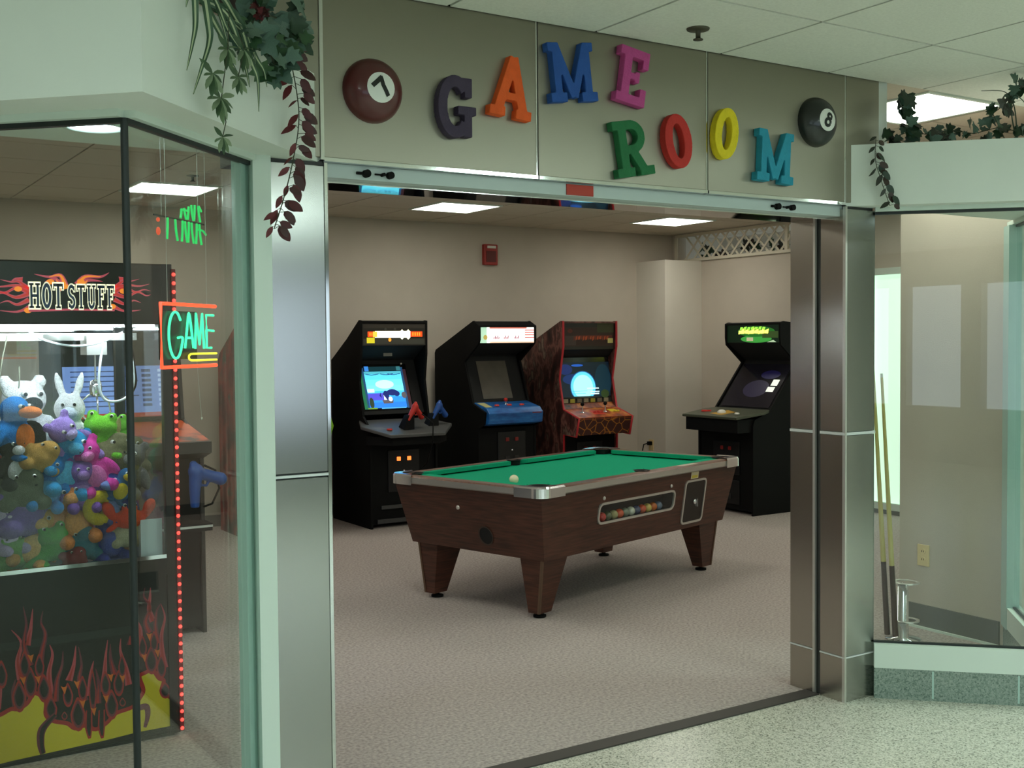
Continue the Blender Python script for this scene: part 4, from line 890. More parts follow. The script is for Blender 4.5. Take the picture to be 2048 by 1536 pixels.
bx('back_pane', GLASS_IN, .04, CW - .04, CD - .012, CD - .006, .70, 1.66, CM)
bx('chute_wall', mat('chute_white', (222, 232, 238), .3), CW - .125, CW - .045, .05, .056, .70, .88, CM); bx('chute_wall', MATS['chute_white'], CW - .13, CW - .125, .05, .24, .70, .88, CM)
bx('cabinet_lamp', emit('crane_tube', (236, 246, 255), 150), .06, CW - .06, .045, .057, 1.65, 1.657, CM)
bx('cabinet_lamp', MATS['crane_tube'], .06, CW - .06, CD - .08, CD - .055, 1.648, 1.656, CM)
# light strip beads along the right front corner
bead = MB(); bead.ball((0, 0, 0), .0075, 0, 8, 6); beadm = bead.mesh('light_bead'); beadm.materials.append(emit('led_red', (255, 66, 58), 3.2))
b = MB(); b.box(CW - .004, CW + .012, -.006, .006, .02, 1.88); strip = b.build('light_strip', mat('strip_pink', (120, 26, 36), .4), CM)
for k in range(54): inst('light_bead', beadm, strip, Matrix.Translation((CW + .004, -.008, .03 + k * .0345)))
# flame print helpers: coordinates on the front face, x right, z up
PF = Fr((0, 0, 0), (1, 0, 0), (0, 0, 1))
FY, FR, FO, FM, FK, FP = (mat('print_yellow', (214, 196, 40), .4), mat('print_red', (170, 34, 34), .4), mat('print_orange', (222, 110, 30), .4), mat('print_maroon', (110, 40, 58), .4), mat('print_black', (16, 20, 18), .35), mat('print_pink', (186, 72, 84), .4))
def ft(zx, zy):                                # photo-crop grid of the art -> panel metres
    px, py = zx * .2734, 1120 + zy * .2734
    return (.690 + .001739 * px - CX0, .04 + .955 * (1.58 - (py - (688 - .003 * px)) / (532 - .105 * px)))
fp = Pic(Fr((0, .0115, 0), (1, 0, 0), (0, 0, 1)))
ylw = [(-460, 1500), (-460, 1200), (-300, 1120), (-120, 1180), (0, 1130), (50, 1130), (120, 1090), (180, 1010), (260, 1070), (260, 1180), (320, 1230), (420, 1250), (480, 1290), (560, 1270), (640, 1300), (730, 1250), (800, 1180), (940, 1130), (1000, 1060), (1030, 1000), (1000, 900), (1040, 870), (1110, 850), (1160, 910), (1200, 930), (1180, 1010), (1240, 1050), (1255, 1060), (1255, 1280), (960, 1330), (700, 1390), (300, 1470), (0, 1530), (-460, 1640)]
fp.poly([ft(*q) for q in ylw], FY, 0)
fp.ribbon([ft(*q) for q in ylw[1:28]], [.016] * 2, FR, 1)
def drop(x, y, w_, h, lay=4):
    loop = [(x + w_ * math.sin(t) * (1 - .55 * max(0, math.cos(t))), y - h * math.cos(t)) for t in [2 * PI * k / 16 for k in range(16)]]
    def grow(g): return [ft(x + (a - x) * g, y + (c - y) * (g * .9 + .1)) for a, c in loop][::-1]
    fp.poly(grow(1.65), FR, lay); fp.poly(grow(1.3), FM, lay + 1); fp.poly(grow(1.0), FK, lay + 2)
tong = [[(20, 520), (90, 620), (60, 760), (80, 900)], [(110, 340), (130, 480), (110, 640), (150, 800)], [(180, 360), (160, 520), (130, 640)], [(255, 380), (240, 470), (270, 560), (240, 700), (220, 850)], [(300, 640), (320, 720), (290, 860), (300, 1050)], [(400, 690), (390, 800), (350, 920), (330, 1080)], [(500, 650), (480, 800), (440, 920)], [(520, 660), (540, 800), (520, 920), (560, 1080)], [(635, 770), (610, 880), (600, 1040)], [(650, 830), (670, 950), (660, 1100)], [(750, 610), (730, 740), (720, 860), (700, 1010)], [(770, 640), (770, 760), (800, 880)], [(855, 600), (850, 700), (890, 830), (910, 960)], [(930, 580), (925, 650)], [(985, 250), (990, 330), (970, 440), (1010, 540), (1000, 700)], [(1060, 210), (1050, 280), (1100, 360), (1060, 470), (1090, 560)], [(1105, 210), (1100, 280), (1090, 380), (1120, 470)], [(1190, 330), (1150, 400), (1140, 520), (1160, 640)], [(1190, 340), (1220, 440), (1190, 570), (1190, 700), (1210, 830)], [(40, 900), (20, 1000), (40, 1100)], [(-120, 500), (-90, 640), (-110, 800), (-80, 950), (-100, 1130)], [(-250, 420), (-230, 600), (-260, 780), (-220, 1000)], [(-380, 560), (-360, 760), (-390, 1000)]]
for k, t in enumerate(tong): fp.ribbon([ft(*q) for q in t], [.002, .010, .018, .028], FM if k % 2 else FP, 2); fp.ribbon([ft(*q) for q in (t[1:] if len(t) > 2 else t)], [.001, .006, .012], FR, 3)
for d in ((65, 1030, 32, 80), (150, 930, 30, 80), (250, 975, 30, 70), (110, 790, 24, 70), (220, 800, 22, 60), (430, 1030, 24, 60), (300, 1130, 28, 60), (505, 1180, 36, 85), (545, 985, 22, 65), (622, 1000, 18, 110), (770, 1110, 32, 75), (725, 950, 24, 65), (860, 815, 18, 60), (830, 945, 26, 65), (400, 1190, 14, 20), (858, 1092, 16, 22), (1100, 770, 32, 70), (1030, 665, 22, 55), (1125, 630, 20, 55), (1182, 820, 24, 60), (1210, 1005, 30, 40), (-150, 1020, 34, 80), (-60, 860, 26, 70), (-300, 960, 30, 80)): drop(*d)
for x, y in ((95, 900), (205, 895), (155, 730), (400, 980), (500, 940), (540, 1090), (625, 1150), (725, 1055), (765, 890), (860, 900), (1085, 580), (1040, 740), (1150, 705), (-110, 960)): fp.poly([ft(x - 24, y - 20), ft(x, y - 10), ft(x + 24, y - 20), ft(x + 6, y + 45)][::-1], FO, 9)
fp.ribbon([ft(330, 1180), ft(230, 1290), ft(215, 1400), ft(230, 1480)], [.02, .03, .026, .02], FM, 10); fp.ribbon([ft(330, 1180), ft(235, 1290), ft(222, 1400), ft(232, 1480)], [.008, .016, .012, .01], FK, 11)
for x in (590, 690): fp.ribbon([ft(x, 1150), ft(x - 5, 1280), ft(x, 1370)], [.024, .028, .01], FR, 10); fp.ribbon([ft(x, 1150), ft(x - 5, 1280), ft(x, 1350)], [.014, .016, .005], FK, 11)
fp.ribbon([ft(985, 1140), ft(1050, 1130), ft(1060, 1200), ft(1035, 1290)], [.024, .024, .02, .012], FM, 10)
fp.build('flame_print', CM)
bx('step_panel', mat('crane_step', (32, 38, 36), .35), .04, .70, .0116, .013, .44, .47, CM)
# marquee print: flames either side and the two words
mp_ = Pic(Fr((0, .0055, 0), (1, 0, 0), (0, 0, 1)))
MP, MR, MO = E('mq_flame_pink', (206, 82, 104), .55), E('mq_flame_red', (220, 60, 50), .5), E('mq_flame_orange', (250, 140, 40), .9)
def mt(zx, zy): px, py = zx * .2344, 480 + zy * .2344; return (.690 + .001739 * px - CX0, 1.58 - (py - (688 - .003 * px)) / (532 - .105 * px))
fl = [[(990, 420), (1080, 350), (1150, 350), (1240, 330)][::-1], [(1000, 400), (1120, 380), (1240, 390), (1335, 372)][::-1], [(1000, 440), (1100, 400), (1200, 440), (1280, 420), (1345, 432)][::-1], [(1000, 450), (1110, 480), (1220, 440), (1300, 470), (1345, 462)][::-1], [(1000, 500), (1100, 540), (1180, 510), (1250, 530)][::-1], [(990, 560), (1100, 600), (1250, 590)][::-1], [(1050, 330), (1110, 325), (1150, 350)][::-1]]
for f_ in list(fl):
    fl.append([(1240 - x_, y_) for x_, y_ in f_]); 
for f_ in fl: mp_.ribbon([mt(*q) for q in f_], [.001, .006, .010, .020], MP, 2); mp_.ribbon([mt(*q) for q in f_[1:]], [.001, .004, .010], MR, 3)
for f_ in ([(290, 285), (420, 310), (520, 300), (560, 400)], [(960, 275), (880, 310), (740, 310), (670, 380)], [(380, 350), (480, 330), (540, 420)], [(900, 350), (760, 340), (690, 400)]): mp_.ribbon([mt(*q) for q in f_], [.001, .010, .016, .03], MP, 2); mp_.ribbon([mt(*q) for q in f_[1:]], [.002, .008, .016], MO, 3)
for x, y in ((1085, 432), (150, 410), (430, 350), (700, 350), (555, 390), (980, 560), (230, 590)): mp_.disc(*mt(x, y), .014, .010, MO, 12, 4)
NAVY, CREAM = mat('letter_navy', (44, 78, 124), .3), E('letter_cream', (244, 238, 206), .9)
def word(txt, zx0, zx1, zt, zb):
    tot = sum(GL[c][0] for c in txt) + .06 * (len(txt) - 1); (x0, zt_), (x1, _) = mt(zx0, zt), mt(zx1, zt); _, zb_ = mt(zx0, zb); k = (x1 - x0) / tot; hh = zt_ - zb_
    x = x0
    for c in txt:
        for lay, m, e in ((6, CREAM, .045), (8, NAVY, -.012)):
            for p_ in glyph(c, e): mp_.poly([(x + a * k, zb_ + q * hh) for a, q in p_], m, lay)
        x += (GL[c][0] + .06) * k
word('HOT', 235, 545, 355, 575); word('STUFF', 578, 1008, 372, 580)
mp_.poly([mt(235, 585), mt(600, 575), mt(1005, 585), mt(1000, 600), mt(600, 592), mt(240, 603)], MP, 5)
mp_.build('marquee_print', hd_)
# crane gantry, cable loops and claw
g = MB(); g.box(.05, CW - .05, .36, .40, 1.60, 1.63); g.box(.34, .40, .06, CD - .06, 1.60, 1.625); g.box(.50, .58, .32, .44, 1.54, 1.62); g.build('gantry', ALU, CM)
WCB = mat('white_cable', (224, 234, 236), .4)
def cable(pts, r, m=WCB, name='cable'): b = MB(); b.tube([tuple(v) for v in smooth_path([Vector(q) for q in pts], 6)], r, 8); b.build(name, m, CM)
cable([(.235, .10, 1.64), (.30, .10, 1.60), (.40, .10, 1.578), (.50, .10, 1.59), (.59, .10, 1.63)], .0045)
cable([(.52, .12, 1.60), (.505, .12, 1.50), (.50, .12, 1.42), (.52, .12, 1.365), (.565, .12, 1.355), (.61, .12, 1.375), (.635, .12, 1.43), (.63, .12, 1.52), (.62, .12, 1.60)], .005)
cable([(.18, .2, 1.62), (.155, .2, 1.5), (.15, .2, 1.42), (.18, .2, 1.38), (.215, .2, 1.41), (.22, .2, 1.5)], .003, mat('tan_cable', (150, 150, 130), .5))
cable([(.64, .2, 1.62), (.655, .2, 1.5), (.66, .2, 1.42), (.63, .2, 1.37), (.60, .2, 1.36)], .008, BLACK)
cl = MB(); cl.tube([(.545, .38, 1.54), (.545, .38, 1.42)], .004, 8); cl.lathe([(.0005, 1.44), (.022, 1.43), (.026, 1.40), (.022, 1.37), (.0005, 1.365)], (.545, .38, 0), 16)
claw = cl.build('claw', CHROME, CM)
for k in range(3):
    a = 2 * PI * k / 3 + .4; c_, s_ = math.cos(a), math.sin(a); q = MB(); q.tube([(.545 + r * c_, .38 + r * s_, z) for r, z in ((.018, 1.38), (.06, 1.35), (.07, 1.30), (.03, 1.25))], .004, 8); q.build('prong', CHROME, claw)
# caster seen under the front edge
b = MB(); b.lathe([(.0005, -.012), (.028, -.012), (.03, 0), (.028, .012), (.0005, .012)], n=18); b.build('caster', DARK_GREY, CM, (CW - .07, .05, .03), (PI / 2, 0, 0))

# ================================================================ PLUSH TOYS
PL = {}
def sym(b, c, r, rot=None):
    b.ball(c, r, rot=rot); b.ball((-c[0], c[1], c[2]), r, rot=rot.inverted() if rot else None)
def RX(a): return Matrix.Rotation(math.radians(a), 3, 'X')
def RY(a): return Matrix.Rotation(math.radians(a), 3, 'Y')
b = MB(); b.ball((0, 0, .0), (.062, .055, .072)); b.ball((0, -.008, .10), (.056, .05, .05)); sym(b, (.045, 0, .145), (.02, .012, .02)); sym(b, (.068, -.02, .015), (.022, .022, .05), RY(-25)); sym(b, (.045, -.06, -.05), (.026, .05, .026)); b.ball((0, -.05, .088), (.026, .02, .02)); PL['bear'] = bake(b, 'plush_bear')
b = MB(); b.ball((0, 0, .0), (.06, .055, .07)); b.ball((0, -.01, .10), (.05, .048, .05)); sym(b, (.03, .0, .175), (.014, .012, .05), RY(14)); sym(b, (.062, -.02, .01), (.02, .02, .046), RY(-30)); sym(b, (.042, -.055, -.05), (.026, .046, .024)); PL['bunny'] = bake(b, 'plush_bunny')
b = MB(); b.ball((0, 0, .0), (.068, .06, .068)); b.ball((0, -.01, .09), (.05, .048, .048)); sym(b, (.075, 0, .01), (.016, .036, .05), RY(-35)); b.ball((0, .06, -.02), (.03, .04, .014)); sym(b, (.03, -.05, -.062), (.02, .034, .012)); PL['bird'] = bake(b, 'plush_bird')
b = MB(); b.ball((0, 0, 0), (.075, .06, .052)); b.ball((0, -.03, .05), (.06, .045, .036)); sym(b, (.034, -.03, .085), (.02, .02, .02)); sym(b, (.09, -.03, -.03), (.055, .02, .02), RY(20)); sym(b, (.07, -.05, -.045), (.03, .045, .018)); PL['frog'] = bake(b, 'plush_frog')
b = MB(); b.ball((0, 0, 0), (.065, .05, .04)); sym(b, (.08, -.01, .045), (.024, .02, .034), RY(30)); sym(b, (.065, -.01, .015), (.03, .014, .016), RY(-40)); sym(b, (.07, -.02, -.03), (.03, .012, .012), RY(30)); sym(b, (.02, -.02, .045), (.012, .012, .018)); PL['crab'] = bake(b, 'plush_crab', .006)
b = MB()
for k in range(16): a = 2 * PI * k / 16; b.ball((.045 * math.cos(a), 0, .045 * math.sin(a)), .026)
PL['ring'] = bake(b, 'plush_ring', .006)
b = MB(); b.ball((0, 0, 0), (.08, .065, .07)); b.ball((.02, -.02, .045), (.05, .045, .045)); sym(b, (.06, -.02, -.04), (.035, .05, .03)); b.ball((-.07, .0, .03), (.035, .03, .03)); PL['lump'] = bake(b, 'plush_animal')
EYE_W, EYE_B = mat('eye_white', (230, 230, 224), .4), mat('eye_black', (14, 14, 16), .2)
FACE = {'bear': (.02, -.056, .115), 'bunny': (.018, -.054, .115), 'bird': (.02, -.055, .105), 'frog': (.034, -.046, .09), 'crab': (.02, -.03, .058), 'lump': (.03, -.06, .06)}
eb = MB(); eb.ball((0, 0, 0), .0052, 0, 10, 6); EYEM = eb.mesh('eye'); EYEM.materials.append(EYE_B)
ew = MB(); ew.ball((0, 0, 0), .0075, 0, 10, 6); EYEWM = ew.mesh('eye_patch'); EYEWM.materials.append(EYE_W)
mz = MB(); mz.ball((0, 0, 0), (.026, .022, .02), 0, 14, 8); MUZ = mz.mesh('muzzle'); MUZ.materials.append(None)
bk = MB(); bk.ball((0, 0, 0), (.034, .04, .02), 0, 14, 8); BEAK = bk.mesh('beak'); BEAK.materials.append(None)
bb = MB(); bb.ball((0, 0, 0), (.04, .022, .048), 0, 16, 10); BELLY = bb.mesh('belly_patch'); BELLY.materials.append(None)
TS = 1.18
def fur(c): return mat('fur_%d_%d_%d' % c, c, .95, noise=.18, scale=160, bump=.6, bscale=320, spec=.1)
def toy(kind, P, col, label, rot=(0, 0, 0), s=1., col2=None):
    o = bpy.data.objects.new('plush_' + ('animal' if kind == 'lump' else kind), PL[kind]); COL.objects.link(o); o.rotation_euler = [math.radians(a) for a in rot]; o.scale = (s * TS, s * TS, s * TS)
    mw = o.rotation_euler.to_matrix() * (s * TS); vv = [mw @ v.co for v in PL[kind].vertices]; P = Vector(P) + Vector((0, .02, 0))
    P.y = max(P.y, CY0 + .032 - min(v.y for v in vv)); P.z = max(P.z, .703 - min(v.z for v in vv)); P.x = min(max(P.x, CX0 + .016 - min(v.x for v in vv)), CX1 - .016 - max(v.x for v in vv)); P.y = min(P.y, CY1 - .016 - max(v.y for v in vv))
    o.location = P
    o.material_slots[0].link = 'OBJECT'; o.material_slots[0].material = fur(col)
    if kind in FACE:
        fx, fy, fz = FACE[kind]
        for sg in (-1, 1):
            inst('eye_patch', EYEWM, o, Matrix.Translation((sg * fx, fy + .004, fz))); inst('eye', EYEM, o, Matrix.Translation((sg * fx, fy - .007, fz)))
        c2_ = fur(col2 or tuple(min(255, v + 40) for v in col))
        if kind in ('bear', 'bunny'): inst('muzzle', MUZ, o, Matrix.Translation((0, -.056, .088)), c2_); inst('belly_patch', BELLY, o, Matrix.Translation((0, -.042, .0)), c2_)
        if kind == 'bird': inst('beak', BEAK, o, Matrix.Translation((0, -.07, .085)), c2_); inst('belly_patch', BELLY, o, Matrix.Translation((0, -.048, .0)), c2_)
    return tag(o, label, 'plush toy', 'plush toys piled in the crane machine')
WHT, SKY, LAV, LIM, PNK, TAN, ORG, YEL, NVY, REDC, GRN, OLV, PUR, TEA = (236, 236, 236), (40, 150, 205), (160, 130, 205), (120, 200, 60), (214, 60, 160), (196, 150, 80), (222, 120, 50), (204, 180, 40), (40, 50, 130), (226, 60, 30), (80, 150, 60), (120, 116, 84), (110, 80, 160), (40, 110, 130)
TOYS = [
 ('bear', (.80, 4.80, 1.215), WHT, 'large white plush bear with a black nose atop the pile', (0, 0, 15), 1.3, (30, 30, 30)),
 ('bird', (.745, 4.70, 1.225), (30, 120, 190), 'blue plush bird with an orange beak near the white bear', (0, 0, 40), 1., ORG),
 ('bunny', (.985, 4.84, 1.20), (240, 240, 240), 'white plush bunny with pale grey face behind the lavender bear', (0, 0, -15), 1.05, (200, 210, 220)),
 ('bear', (.965, 4.72, 1.17), LAV, 'lavender plush bear leaning on the light blue bear', (10, -35, 20), .85, (190, 170, 220)),
 ('bear', (.925, 4.68, 1.07), SKY, 'light blue plush bear facing the front glass', (0, 15, 10), 1.05, (90, 180, 220)),
 ('frog', (1.085, 4.78, 1.20), LIM, 'bright green plush frog with orange mouth sitting high', (0, 10, -20), .95, ORG),
 ('bear', (1.045, 4.68, 1.06), PNK, 'hot pink plush bear beside the light blue bear', (0, -20, -10), .85, (230, 120, 190)),
 ('lump', (1.12, 4.74, 1.125), OLV, 'olive grey plush animal under the green frog', (0, 0, 20), .95),
 ('lump', (.835, 4.66, 1.145), TAN, 'tan plush animal below the blue bird', (0, 20, 10), .72),
 ('bear', (.735, 4.655, 1.10), (30, 34, 34), 'black plush bear with a white bow', (0, 0, 20), .8, (220, 220, 220)),
 ('bear', (.86, 4.645, 1.01), (20, 120, 190), 'deep blue plush bear below the tan animal', (0, 10, -10), .85, (60, 150, 205)),
 ('lump', (.77, 4.66, 1.02), (90, 96, 78), 'grey olive plush animal beneath the black bear', (0, 0, 0), .9),
 ('lump', (.775, 4.67, .925), PUR, 'large purple plush animal low against the glass', (0, 10, 30), 1.15),
 ('bear', (.96, 4.64, .88), (214, 130, 70), 'orange plush bear seated with legs out', (0, -10, 0), 1., (230, 160, 100)),
 ('ring', (1.045, 4.63, .937), YEL, 'yellow plush ring beside the orange bear', (0, 0, 20), .85),
 ('bird', (1.105, 4.68, .94), NVY, 'navy plush bird behind the red crab', (0, 0, -20), .85, (120, 140, 200)),
 ('crab', (1.155, 4.625, .885), REDC, 'bright red plush crab with raised claws', (0, 0, 0), .85),
 ('lump', (1.15, 4.66, .815), (200, 190, 160), 'cream plush animal under the red crab', (0, 0, 0), .62),
 ('bear', (1.085, 4.68, .785), (50, 60, 150), 'indigo plush bear low beside the chute', (0, 0, 10), .95, (80, 90, 170)),
 ('frog', (.875, 4.63, .79), (70, 150, 50), 'leaf green plush frog sprawled over the tan bear', (0, -10, 10), .85),
 ('bear', (.80, 4.62, .775), (200, 140, 60), 'caramel plush bear lying at the bottom of the glass', (-5, 20, -10), .95, (220, 170, 100)),
 ('frog', (.715, 4.625, .755), (110, 160, 80), 'pale green plush frog at the bottom beside caramel bear', (0, 0, 20), .8),
 ('lump', (.975, 4.66, .79), TEA, 'teal plush animal squeezed under the orange bear', (0, 0, 0), .75),
 ('lump', (.945, 4.615, .735), (130, 40, 50), 'maroon plush animal on the bottom rail', (0, 0, 0), .5),
 ('bear', (1.185, 4.74, 1.03), (110, 110, 108), 'grey plush bear near the right glass', (0, 10, -25), .85),
 ('frog', (1.235, 4.98, 1.19), (120, 200, 70), 'green plush frog with orange cap by the right pane', (0, 0, -30), .8, ORG),
 ('lump', (1.22, 4.86, 1.11), (100, 98, 76), 'olive plush animal against the right pane', (0, 0, 0), .85),
 ('bear', (.985, 4.66, .99), (130, 90, 170), 'violet plush bear under the light blue bear', (0, 0, 0), .78, (160, 120, 190)),
 ('bear', (.70, 4.66, .85), (190, 170, 210), 'pale lilac plush bear beside the purple animal', (0, 0, 30), .75),
 ('bird', (1.12, 4.63, 1.0), (40, 100, 150), 'steel blue plush bird above the yellow ring', (0, 30, 0), .6, YEL),
]
for a in TOYS: toy(*a)
cn = [('coral', (220, 100, 90)), ('mint', (130, 210, 170)), ('brown', (110, 74, 50)), ('aqua', (70, 180, 190)), ('gold', (210, 170, 60)), ('rose', (220, 130, 160)), ('slate', (90, 100, 120)), ('ivory', (230, 224, 200)), ('plum', (100, 50, 110)), ('forest green', (40, 100, 60)), ('copper', (180, 100, 60)), ('cobalt', (40, 80, 180)), ('crimson', (180, 40, 50)), ('peach', (240, 180, 140)), ('khaki', (160, 150, 100)), ('lemon', (230, 220, 90)), ('charcoal', (60, 60, 64)), ('sea green', (60, 150, 120))]
k = 0
for z in (.77, .92, 1.06):
    for y in (4.90, 5.14):
        for x in (.70, .92, 1.15):
            nm, c = cn[k % len(cn)]; kd = ('bear', 'lump', 'bunny', 'lump')[k % 4]
            toy(kd, (x + .03 * ((k * 7) % 3 - 1), y, z), c, '%s plush toy buried at the back of the crane machine pile' % nm, (0, (k * 37) % 50 - 25, (k * 53) % 90 - 45), .82); k += 1

# ================================================================ NEON SIGN IN THE LEFT BAY, AND A REFLECTION BUILT AS NEON
NS = thing('neon_sign', 'small neon GAME sign with red border hung inside the bay glass', 'neon sign', (.838, 2.995, 1.52), PI / 4)
NR, NG, NYL = emit('neon_red', (255, 70, 40), 2.6), emit('neon_green', (60, 240, 170), 1.9), emit('neon_yellow', (236, 226, 60), 1.5)
def neon(name, pts, m, r=.0035, parent=NS, sm=True):
    P = [Vector((x, y, z)) for x, y, z in pts]
    if sm: P = smooth_path(P, 6)
    b = MB(); b.tube([tuple(v) for v in P], r, 8); return b.build(name, m, parent)
Wn, Hn = .305, .168
neon('border_tube', [(Wn, 0, Hn), (0, 0, Hn), (0, 0, 0), (Wn, 0, 0)], NR, .0052, sm=False)
def arc(cx, cz, rx, rz, a0, a1, y=-.004, n=10): return [(cx + rx * math.cos(math.radians(a0 + (a1 - a0) * i / n)), y, cz + rz * math.sin(math.radians(a0 + (a1 - a0) * i / n))) for i in range(n + 1)]
neon('letter_g', arc(.068, .085, .036, .062, 40, 330) + [(.105, -.004, .078), (.08, -.004, .078)], NG)
neon('letter_a', [(.118, -.004, .05), (.13, -.004, .10), (.142, -.004, .145), (.155, -.004, .10), (.165, -.004, .05)], NG); neon('letter_a_bar', [(.125, -.004, .078), (.16, -.004, .078)], NG, sm=False)
neon('letter_m', [(.175, -.004, .048), (.182, -.004, .145), (.20, -.004, .06), (.218, -.004, .145), (.226, -.004, .048)], NG, sm=False)
neon('letter_e', [(.285, -.004, .142), (.242, -.004, .142), (.242, -.004, .10), (.285, -.004, .098)], NG, sm=False); neon('letter_e_stem', [(.242, -.004, .098), (.242, -.004, .05), (.27, -.004, .05)], NG, sm=False)
neon('underline_tube', [(.30, -.004, .034), (.17, -.004, .034), (.145, -.004, .032), (.138, -.004, .025), (.145, -.004, .018), (.17, -.004, .016), (.30, -.004, .016)], NYL, .003)
b = MB(); b.box(.004, .20, .004, .010, .02, .15); b.build('backing', mat('neon_back', (16, 22, 18), .3), NS)
b = MB(); b.tube([(.19, 0, .016), (.205, .0, -.10), (.212, 0, -.145)], .0011, 6); b.ball((.212, 0, -.148), .004, 0, 8, 6); b.build('pull_chain', ALU, NS)
for x in (.04, .26):
    b = MB(); b.tube([(x, .003, Hn), (x, .003, 2.148 - 1.52)], .0008, 5); b.build('hanging_wire', ALU, NS)
N2 = thing('neon_sign', 'green reflection in two rows with red dots, built as neon above the bordered sign', 'neon sign', (.86, 3.03, 1.855), PI / 4)  # reflected lettering built as glowing tubes; no second sign hangs here
REFL_G = emit('reflection_green', (40, 200, 100), .95); REFL_R = emit('reflection_red', (220, 80, 50), .9)
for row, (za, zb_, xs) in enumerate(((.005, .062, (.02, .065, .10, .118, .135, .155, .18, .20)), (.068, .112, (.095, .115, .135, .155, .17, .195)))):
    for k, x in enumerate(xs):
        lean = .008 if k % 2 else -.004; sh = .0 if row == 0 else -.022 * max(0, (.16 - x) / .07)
        neon('reflected_stroke', [(x + lean, 0, za), (x, 0, (za + zb_ + sh) / 2), (x - lean * .4, 0, zb_ + sh)], REFL_G, .0034, N2)
neon('reflected_stroke', [(.18, 0, .045), (.215, 0, .045), (.235, 0, .035)], REFL_G, .003, N2); neon('reflected_stroke', [(.095, 0, .092), (.135, 0, .092)], REFL_G, .003, N2, False); neon('reflected_stroke', [(.195, 0, .112), (.21, 0, .098)], REFL_G, .003, N2, False)
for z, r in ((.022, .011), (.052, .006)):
    b = MB(); b.ball((-.028, 0, z), (r * .8, .005, r), 0, 12, 8); b.build('reflected_dot', REFL_R, N2)
b = MB(); b.box(-.04, .235, .004, .007, .062, .066); b.build('added_bar', mat('added_bar_grey', (60, 62, 58), .4), N2)  # bar and wires added to hang the reflected lettering
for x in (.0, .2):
    b = MB(); b.tube([(x, .006, .066), (x, .006, 2.148 - 1.855)], .0008, 5); b.build('hanging_wire', ALU, N2)  # added wires, holding only the reflected lettering

# ================================================================ CUE STAND AND CUES
t = thing('cue_stand', 'chrome tube cue stand with ring holders inside the right bay', 'cue stand', (4.90, 3.86, 0))
b = MB(); b.lathe([(.0005, .0), (.09, 0), (.09, .012), (.03, .02), (.028, .30), (.0005, .305)], n=24); b.build('stand_tube', CHROME, t)
for z in (.10, .30):
    b = MB(); b.lathe([(.068, z), (.068, z + .006), (.05, z + .006), (.05, z), (.068, z)], (.03, -.0, 0), 24); b.build('ring_holder', ALU, t)
CUEW = ramp_noise('cue_maple', [(.3, (196, 178, 96)), (.7, (214, 200, 130))], 5, .3, stretch=(8, 8, 1)); CUEB = mat('cue_butt', (70, 40, 30), .3)
def cue(x, y, dx, dy, h, label):
    o = MB(); L_ = Vector((dx, dy, h)); P = Vector((x, y, .04))
    o.tube([tuple(P + L_ * .27), tuple(P + L_ * .985)], [.0135, .0068], 10); r_ = o.build('pool_cue', CUEW)
    o = MB(); o.tube([tuple(P), tuple(P + L_ * .27)], [.0155, .0135], 10); o.build('butt', CUEB, r_)
    o = MB(); o.tube([tuple(P + L_ * .985), tuple(P + L_)], .0065, 10); o.build('tip', mat('cue_tip', (210, 205, 190), .5), r_)
    return tag(r_, label, 'pool cue', 'pool cues in the stand')
cue(4.81, 3.885, -.085, .03, 1.42, 'pale maple pool cue leaning from the chrome stand toward the steel pier')
cue(4.812, 3.835, -.055, .05, 1.36, 'shorter pool cue leaning behind the other cue in the chrome stand')

# ================================================================ ARTIFICIAL PLANTS
def leaf_mesh(name, out, fold=.12, curl=.15):
    """flat leaf outline (x across, y along 0..1) folded on its midrib"""
    vs = []; n = len(out)
    for x, y in out: vs.append((x, y, abs(x) * fold - curl * y * y))
    for x, y in out: vs.append((0, y, -curl * y * y))
    for x, y in out: vs.append((-x, y, abs(x) * fold - curl * y * y))
    fs = [(i, i + 1, n + i + 1, n + i) for i in range(n - 1)] + [(n + i, n + i + 1, 2 * n + i + 1, 2 * n + i) for i in range(n - 1)]
    b = MB(); b.add(vs, fs, 0, True); me = b.mesh(name); me.materials.append(None); return me
LANCE = leaf_mesh('leaf', [(.01, 0), (.13, .15), (.21, .38), (.18, .62), (.09, .85), (.0, 1)])
OVAL = leaf_mesh('leaf', [(.02, 0), (.2, .12), (.29, .38), (.25, .66), (.13, .88), (.0, 1)])
PALM = leaf_mesh('leaf', [(.01, 0), (.07, .2), (.125, .5), (.09, .78), (.0, 1)])
IVY = leaf_mesh('leaf', [(.02, 0), (.30, -.02), (.52, .18), (.34, .34), (.50, .60), (.24, .62), (.12, .88), (.0, 1)], .2, .1)
def place_leaf(par, me, P, d, s, m, nrm=None, roll=0., base=None):
    d = Vector(d).normalized(); n = Vector(nrm or (-.5, -.8, .3)); n = (n - d * n.dot(d)).normalized()
    x = d.cross(n).normalized(); R3 = Matrix((x, d, n)).transposed().to_4x4() @ Matrix.Rotation(roll, 4, 'Y')
    P = Vector(P) - (Vector(base) if base else Vector())
    inst('leaf', me, par, Matrix.Translation(P) @ R3 @ Matrix.Scale(s, 4), m)
LG = [mat('leaf_green_%d' % k, c, .5, noise=.15, scale=30) for k, c in enumerate(((34, 62, 38), (50, 84, 50), (70, 98, 84), (88, 112, 96)))]
LPALM = [mat('palm_green_%d' % k, c, .5, noise=.2, scale=60) for k, c in enumerate(((58, 84, 54), (96, 120, 84), (130, 148, 116)))]
LRED = [mat('leaf_red_%d' % k, c, .5, noise=.15, scale=30) for k, c in enumerate(((96, 26, 30), (74, 22, 24), (60, 26, 22)))]
LDK = [mat('leaf_dark_%d' % k, c, .5, noise=.15, scale=30) for k, c in enumerate(((44, 48, 36), (56, 40, 30), (36, 56, 40)))]
